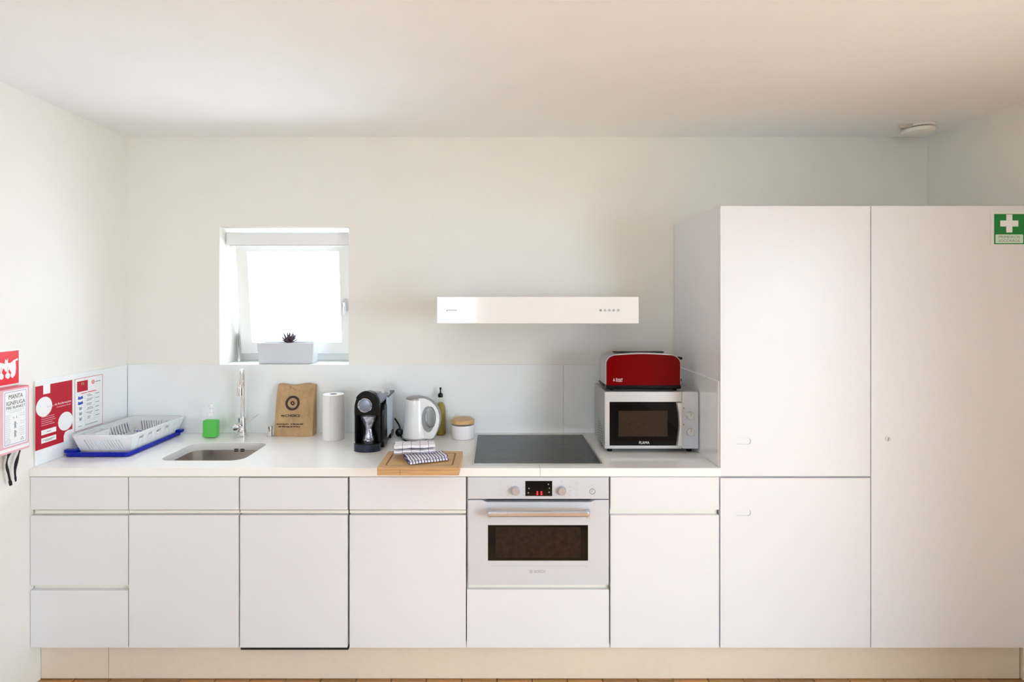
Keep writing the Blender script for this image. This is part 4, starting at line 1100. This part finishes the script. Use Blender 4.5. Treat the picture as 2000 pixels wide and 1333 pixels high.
def leaf_bm(az, el, ln, wd):
    b = bmesh.new(); dirv = Vector((math.cos(az)*math.cos(el), math.sin(az)*math.cos(el), math.sin(el)))
    pts = [Vector((scx, 2.975, zb_-0.004))+dirv*ln*t+Vector((0, 0, 0.18*ln*t*t)) for t in (0, 0.25, 0.55, 0.8, 1.0)]
    return tube(pts, [wd*0.6, wd, wd, wd*0.6, wd*0.08], 7, bm=b, flat=(1, 0.45))
for k in range(24):
    lf = link('leaf', leaf_bm(k*2.399, math.radians(12+56*((23-k)/23.0)**0.9), 0.055+0.025*random.random(), 0.0068), M['succulent'], pn)

# ------------------------------------------------------------------ signs and posters on the left wall
def LW(px, py, Xp):
    D_ = -Xp*F/(VX-px); return (D_, Z(py, D_))
def quad(px0, px1, pyt, pyb, Xp):
    a = LW(px0, pyb, Xp); b = LW(px1, pyt, Xp); return a[0], b[0], a[1], b[1]
PX_ = LX+0.0075
fw = fr_left(PX_)
# red complaints-book poster
u0 = LW(68.5, 760, PX_)[0]; u1 = LW(141, 745, PX_)[0]; vt = Z(756, u0); vb = Z(882, u0)
po = thing('red_poster', 'dark red notice with white circles taped on the side wall by the dish rack', 'poster', (PX_, (u0+u1)/2, vb))
def U(f): return u0+(u1-u0)*f
def V(f): return vb+(vt-vb)*f
link('white_sheet', prism([rect(u0-0.001, u1+0.004, vb-0.001, vt+0.001)], fw, 0.0, 0.0006), M['paper'], po, smooth=False)
c1 = LW(86, 795, PX_); c2 = LW(127.5, 823, PX_)
def circ_cut(c, r, umax): return [(min(x, umax), z) for x, z in circ(c[0], c[1], r, 48)]
n0, n1 = U(0.20), U(0.385)
nb = V(0.855)
red = [(u0, vb), (U(0.75), vb), (U(0.75), V(0.10)), (U(0.79), V(0.155)), (U(0.88), V(0.175)), (U(0.995), V(0.17)), (u1, V(0.17)), (u1, vt), (n1, vt), (n1, nb), (n0, nb), (n0, vt), (u0, vt)]
holes = [circ(c1[0], c1[1], 0.0425, 40)]
link('red_print', prism([red]+holes, fw, 0.0006, 0.0010), M['red_print'], po, smooth=False)
link('white_disc', prism([circ_cut(c2, 0.0415, u1-0.0005)], fw, 0.0009, 0.0013), M['paper'], po, smooth=False)
link('lettering', text_bm('Livro', U(0.30), U(0.475), V(0.632), V(0.662), fw, 0.0010, 0.0014), M['inklight'], po)
link('lettering', text_bm('de Reclamações', U(0.50), U(0.96), V(0.630), V(0.670), fw, 0.0010, 0.0014, 0.02), M['logo'], po)
link('lettering', text_bm('Complaints Book', U(0.56), U(0.95), V(0.585), V(0.615), fw, 0.0010, 0.0014), M['pink'], po)
rr = [(U(0.15), U(0.15+random.uniform(0.28, 0.40)), V(0.49-0.032*k), V(0.498-0.032*k)) for k in range(5)]
link('printed_lines', bars(fw, rr, 0.0010, 0.0013), M['pink'], po)
for a_, b_ in ((0.215, 0.292), (0.085, 0.165)):
    lb = link('white_label', bars(fw, [(U(0.15), U(0.54), V(a_), V(b_))], 0.0010, 0.0013), M['paper'], po)
link('printed_lines', bars(fw, [(U(0.29), U(0.40), V(0.248), V(0.256)), (U(0.18), U(0.50), V(0.125), V(0.132)), (U(0.25), U(0.44), V(0.108), V(0.114))], 0.0013, 0.0016), M['ink'], po)
# white contact sheet
q0 = LW(145.5, 741, PX_)[0]; q1 = LW(200.5, 733, PX_)[0]; qt = Z(741, q0); qb = Z(846, q0)
cs = thing('contact_sheet', 'white notice sheet with thin red border and table, on the side wall', 'poster', (PX_, (q0+q1)/2, qb))
def U2(f): return q0+(q1-q0)*f
def V2(f): return qb+(qt-qb)*f
link('sheet', prism([rect(q0, q1, qb, qt)], fw, 0.0, 0.0006), M['paper'], cs, smooth=False)
link('border', prism([rect(q0+0.001, q1-0.001, qb+0.002, qt-0.001), rect(q0+0.003, q1-0.003, qb+0.004, qt-0.003)], fw, 0.0006, 0.0009), M['red_print'], cs, smooth=False)
link('red_block', bars(fw, [(U2(0.08), U2(0.45), V2(0.74), V2(0.94))], 0.0006, 0.0009), M['red_print'], cs)
link('arch_mark', prism([[(U2(0.23), V2(0.86)), (U2(0.245), V2(0.86)), (U2(0.245), V2(0.895)), (U2(0.285), V2(0.895)), (U2(0.285), V2(0.86)), (U2(0.30), V2(0.86)), (U2(0.30), V2(0.905)), (U2(0.23), V2(0.905))]], fw, 0.0009, 0.0011), M['lidwood'], cs)
link('ring_logo', prism([circ(U2(0.64), V2(0.88), 0.0095, 24), circ(U2(0.64), V2(0.88), 0.0055, 20)], fw, 0.0006, 0.0009), M['red_sign'], cs)
link('logo_dot', prism([circ(U2(0.64), V2(0.88), 0.0025, 16)], fw, 0.0006, 0.0009), M['ink'], cs)
link('logo_word', bars(fw, [(U2(0.72), U2(0.76), V2(0.868), V2(0.885)), (U2(0.77), U2(0.82), V2(0.868), V2(0.887)), (U2(0.83), U2(0.92), V2(0.870), V2(0.885))], 0.0006, 0.0009), M['inkgrey'], cs)
link('heading', bars(fw, [(U2(0.22), U2(0.43), V2(0.695), V2(0.708)), (U2(0.45), U2(0.75), V2(0.700), V2(0.714))], 0.0006, 0.0009), M['red_sign'], cs)
rr = []
for k in range(7):
    v = 0.64-0.085*k
    rr.append((U2(0.06), U2(0.92), V2(v+0.045), V2(v+0.048)))
rr += [(U2(0.35), U2(0.355), V2(0.13), V2(0.68)), (U2(0.68), U2(0.685), V2(0.13), V2(0.68))]
link('table_grid', bars(fw, rr, 0.0006, 0.0008), M['inklight'], cs)
rr = []
for k in range(6):
    v = 0.65-0.085*k
    for _ in range(2):
        c = random.uniform(0.46, 0.54); w = random.uniform(0.05, 0.12); rr.append((U2(c-w), U2(c+w), V2(v), V2(v+0.013))); v -= 0.026
    rr.append((U2(0.72), U2(random.uniform(0.84, 0.90)), V2(0.64-0.085*k), V2(0.655-0.085*k)))
rr += [(U2(0.12), U2(0.24), V2(0.085), V2(0.098)), (U2(0.35), U2(0.80), V2(0.082), V2(0.094))]
link('printed_lines', bars(fw, rr, 0.0006, 0.0009), M['inkgrey'], cs)
for k, mm in enumerate((M['inkblue'], M['inkblue'], M['inkgrey'], M['inkgrey'], M['inkgrey'])):
    c = (U2(0.20), V2(0.625-0.100*k))
    w = 0.016 if k < 2 else 0.008
    bm = prism([[(c[0]-w, c[1]-0.006), (c[0]-w*0.3, c[1]-0.008), (c[0]+w, c[1]-0.005), (c[0]+w*0.8, c[1]+0.008), (c[0]-w*0.2, c[1]+0.004), (c[0]-w*0.9, c[1]+0.009)]], fw, 0.0006, 0.0009)
    link('icon', bm, mm, cs)

# fire blanket sign (square, red)
SXp = LX+0.0025; fs = fr_left(SXp)
a1 = LW(36.5, 700, SXp)[0]; a0 = a1-0.130; st = Z(684.5, a1); sb_ = Z(748, a1)
fsn = thing('fire_blanket_sign', 'square red fire blanket pictogram sign above the blanket box', 'sign', (SXp, (a0+a1)/2, sb_))
link('sign_plate', prism([rrect(a0-0.008, a1+0.009, sb_-0.004, st+0.006, 0.003, 3)], fs, -0.002, 0.0), M['paper'], fsn, smooth=False)
link('red_field', prism([rect(a0, a1, sb_, st)], fs, 0.0, 0.0004), M['red_sign'], fsn, smooth=False)
def us(f): return a0+(a1-a0)*f
def vs_(f): return sb_+(st-sb_)*f
blk = [(0.12, 0.46), (0.14, 0.66), (0.08, 0.72), (0.10, 0.78), (0.30, 0.70), (0.50, 0.64), (0.58, 0.66), (0.70, 0.64), (0.82, 0.72), (0.97, 0.76), (0.96, 0.70), (0.88, 0.68), (0.90, 0.50), (0.88, 0.30), (0.84, 0.22),
       (0.80, 0.30), (0.72, 0.36), (0.66, 0.46), (0.60, 0.34), (0.52, 0.42), (0.46, 0.52), (0.40, 0.38), (0.30, 0.30), (0.20, 0.34)]
link('blanket_pictogram', prism([[(us(a), vs_(b)) for a, b in blk]], fs, 0.0004, 0.0008), M['paper'], fsn, smooth=False)
fla = []
for cxf, s in ((0.38, 1.0), (0.60, 1.0), (0.76, 0.7), (0.22, 0.7)):
    fla.append([(cxf-0.07*s, 0.22), (cxf+0.02, 0.17), (cxf+0.08*s, 0.22), (cxf+0.085*s, 0.30), (cxf+0.03*s, 0.36), (cxf+0.01, 0.47*s+0.05), (cxf-0.03*s, 0.35), (cxf-0.08*s, 0.30)])
bm = bmesh.new()
for f_ in fla: prism([[(us(a), vs_(b)) for a, b in f_]], fs, 0.0008, 0.0011, bm)
link('flame_pictogram', bm, M['paper'], fsn, smooth=False)
bm = bmesh.new()
for f_ in fla[:2]:
    o = [(us(a), vs_(b)) for a, b in f_]; cu = sum(p[0] for p in o)/len(o); cv = sum(p[1] for p in o)/len(o)
    prism([[(cu+(a-cu)*1.25, cv+(b-cv)*1.18) for a, b in o]], fs, 0.0006, 0.0009, bm)
link('flame_outline', bm, M['red_sign'], fsn, smooth=False)
bm = bmesh.new(); prism([[(us(a), vs_(b)) for a, b in ((0.50, 0.66), (0.53, 0.78), (0.57, 0.72), (0.62, 0.80), (0.61, 0.66))]], fs, 0.0004, 0.0008, bm)
link('flame_pictogram', bm, M['paper'], fsn, smooth=False)

# fire blanket box
BX = LX+0.046; fb = fr_left(BX)
b1_ = LW(56.5, 760, BX)[0]; b0_ = b1_-0.165; bt_ = Z(752, b1_); bb_ = Z(872, b1_)
fbx = thing('fire_blanket_box', 'pink-red fire blanket box with printed label on the left wall', 'fire blanket', (LX, (b0_+b1_)/2, bb_))
link('box_shell', prism([rrect(b0_, b1_, bb_, bt_, 0.006, 4)], fb, -0.0445, 0.0, bev=0.004), M['red_box'], fbx)
link('box_face', prism([rrect(b0_+0.006, b1_-0.003, bb_+0.006, bt_-0.004, 0.005, 4)], fb, 0.0, 0.0015, bev=0.0006), M['pink'], fbx)
l1 = LW(52.5, 760, BX)[0]; l0 = LW(5.5, 760, BX)[0]; lt = Z(757.5, l1); lb_ = Z(862, l1)
def ul(f): return l0+(l1-l0)*f
def vl(f): return lb_+(lt-lb_)*f
link('label', prism([rrect(l0, l1, lb_, lt, 0.004, 3)], fb, 0.0015, 0.0019), M['paper'], fbx, smooth=False)
link('label_border', prism([rrect(l0+0.005, l1-0.005, lb_+0.005, lt-0.005, 0.004, 3), rrect(l0+0.0065, l1-0.0065, lb_+0.0065, lt-0.0065, 0.003, 3)], fb, 0.0019, 0.0021), M['inkblue'], fbx, smooth=False)
link('lettering', text_bm('MANTA', ul(0.22), ul(0.80), vl(0.845), vl(0.925), fb, 0.0019, 0.0022, 0.010), M['ink'], fbx)
link('lettering', text_bm('IGNÍFUGA', ul(0.13), ul(0.90), vl(0.735), vl(0.825), fb, 0.0019, 0.0022, 0.010), M['ink'], fbx)
link('lettering', text_bm('FIRE BLANKET', ul(0.12), ul(0.90), vl(0.665), vl(0.715), fb, 0.0019, 0.0022, 0.01), M['ink'], fbx)
rr = [(ul(0.15), ul(0.85), vl(0.63), vl(0.638)), (ul(0.25), ul(0.75), vl(0.60), vl(0.608))]
for k in range(12):
    v = 0.55-0.036*k; rr.append((ul(0.10), ul(random.uniform(0.24, 0.33)), vl(v), vl(v+0.008)))
    if k not in (2, 3, 6): rr.append((ul(random.uniform(0.62, 0.68)), ul(0.88), vl(v), vl(v+0.008)))
link('printed_lines', bars(fb, rr, 0.0019, 0.0021), M['inklight'], fbx)
bm = bmesh.new()
for c in ((0.42, 0.50), (0.54, 0.50)):
    prism([[(ul(c[0]-0.02), vl(c[1]-0.015)), (ul(c[0]+0.02), vl(c[1]-0.015)), (ul(c[0]), vl(c[1]+0.03))]], fb, 0.0019, 0.0021, bm)
for vv in (0.36, 0.20):
    prism([circ(ul(0.48), vl(vv+0.05), 0.0040, 12)], fb, 0.0019, 0.0021, bm)
    prism([[(ul(0.44), vl(vv-0.06)), (ul(0.47), vl(vv-0.06)), (ul(0.48), vl(vv-0.02)), (ul(0.50), vl(vv-0.06)), (ul(0.53), vl(vv-0.06)), (ul(0.51), vl(vv+0.03)), (ul(0.58), vl(vv+0.01)), (ul(0.58), vl(vv+0.02)), (ul(0.50), vl(vv+0.04)), (ul(0.40), vl(vv+0.02)), (ul(0.40), vl(vv+0.01)), (ul(0.45), vl(vv+0.025))]], fb, 0.0019, 0.0021, bm)
link('pictogram', bm, M['inkgrey'], fbx, smooth=False)
bm = prism([circ(ul(0.19), vl(0.09), 0.0105, 24), circ(ul(0.19), vl(0.09), 0.0092, 24)], fb, 0.0019, 0.0021)
prism([circ(ul(0.19), vl(0.09), 0.005, 16), circ(ul(0.19), vl(0.09), 0.004, 16)], fb, 0.0019, 0.0021, bm)
prism([[(ul(0.70), vl(0.065)), (ul(0.86), vl(0.065)), (ul(0.78), vl(0.125))], [(ul(0.73), vl(0.073)), (ul(0.78), vl(0.108)), (ul(0.83), vl(0.073))]], fb, 0.0019, 0.0021, bm)
link('seal_mark', bm, M['inkgrey'], fbx, smooth=False)
link('lower_flap', box(BX-0.012, BX+0.006, b0_+0.004, b1_-0.002, bb_-0.004, bb_+0.020, bev=0.003), M['pink'], fbx)
link('white_strip', bars(fr_left(BX+0.006), [(b0_+0.008, b1_-0.006, bb_+0.005, bb_+0.017)], 0.0, 0.0005), M['paper'], fbx)
# pull straps hanging below
for k, (pxs, py1) in enumerate((((17, 12, 13.5, 16.5), 948), ((39.5, 31, 24.5, 27.5), 940))):
    top = LW(pxs[0], 878, BX-0.02); pts = []
    for j, px in enumerate(pxs):
        t = j/3; D_ = LW(px, 880, BX-0.02)[0]
        pts.append((BX-0.014-0.004*math.sin(t*5+k), D_, bb_-0.002+(Z(py1, D_)-bb_)*t))
    pth = smooth_path(pts, 6); n = len(pth)
    wd = [0.0035+0.0085*max(0, 1-1.5*i/(n-1))**1.0+(0.0025 if i > n-4 else 0) for i in range(n)]
    bm = bmesh.new(); prev = None
    for i, p_ in enumerate(pth):
        tw_ = 0.5*math.sin(i*0.35+k)
        a = bm.verts.new(p_+Vector((math.sin(tw_)*wd[i], -math.cos(tw_)*wd[i], 0))); b = bm.verts.new(p_-Vector((math.sin(tw_)*wd[i], -math.cos(tw_)*wd[i], 0)))
        if prev: bm.faces.new((prev[0], prev[1], b, a))
        prev = (a, b)
    o = link('pull_strap', bm, M['strap'], fbx); so = o.modifiers.new('t', 'SOLIDIFY'); so.thickness = 0.0018; so.offset = 0

# ------------------------------------------------------------------ first aid sign on the last cupboard
fa = fr_front(FD)
A0, A1, AB, AT = X(1934, FD), X(1934, FD)+0.158, Z(480.5, FD), Z(414, FD)
fas = thing('first_aid_sign', 'green first aid sign with white cross on the last cupboard door', 'sign', ((A0+A1)/2, FD, AB))
link('sign_plate', prism([rrect(A0, A1, AB, AT, 0.002, 2)], fa, 0.0005, 0.0025), M['sign_board'], fas, smooth=False)
g0_, g1_, gb, gt = X(1940.5, FD), X(1940.5, FD)+0.137, Z(477.5, FD), Z(418.5, FD)
link('green_field', bars(fa, [(g0_, g1_, gb, gt)], 0.0025, 0.0029), M['green_sign'], fas, smooth=False)
ccx, ccz = X(1970, FD), Z(437, FD); ar, at = 0.0375, 0.0125
cr = [(-ar, -at), (-at, -at), (-at, -ar), (at, -ar), (at, -at), (ar, -at), (ar, at), (at, at), (at, ar), (-at, ar), (-at, at), (-ar, at)]
link('white_cross', prism([[(ccx+a, ccz+b) for a, b in cr]], fa, 0.0029, 0.0033), M['paper'], fas, smooth=False)
link('text_panel', prism([rrect(X(1943, FD), X(1997, FD), Z(475.5, FD), Z(458.5, FD), 0.003, 3)], fa, 0.0029, 0.0032), M['sign_pale'], fas, smooth=False)
link('lettering', text_bm('PRIMEIROS', X(1949, FD), X(1990, FD), Z(465.8, FD), Z(460.8, FD), fa, 0.0032, 0.0036), M['greyplastic'], fas)
link('lettering', text_bm('SOCORROS', X(1949, FD), X(1990, FD), Z(473.3, FD), Z(468, FD), fa, 0.0032, 0.0036), M['greyplastic'], fas)

# ------------------------------------------------------------------ smoke detector
DD = 2.72
sx, sy, sz = X(1793, DD), 2.72, CEIL
sd = thing('smoke_detector', 'round white smoke detector on the ceiling in the far corner', 'smoke detector', (sx, sy, sz-0.04))
link('base_ring', lathe([(0.068, -0.0005), (0.070, -0.008), (0.066, -0.011)], (sx, sy, sz), 40), M['detector'], sd)
link('dark_vent', lathe([(0.058, -0.0112), (0.058, -0.016)], (sx, sy, sz), 36), M['greyplastic'], sd)
link('cover', lathe([(0.066, -0.0162), (0.069, -0.020), (0.066, -0.034), (0.050, -0.041), (0.012, -0.043)], (sx, sy, sz), 40), M['detector'], sd)
link('mounting_bracket', prism([[(sx-0.105, sy-0.02), (sx-0.06, sy-0.045), (sx-0.055, sy+0.0), (sx-0.075, sy+0.012)]], fr_top(sz), -0.016, -0.0005, bev=0.002), mat('beige_bracket', (0.52, 0.49, 0.44), 0.6, var=0.03), sd)
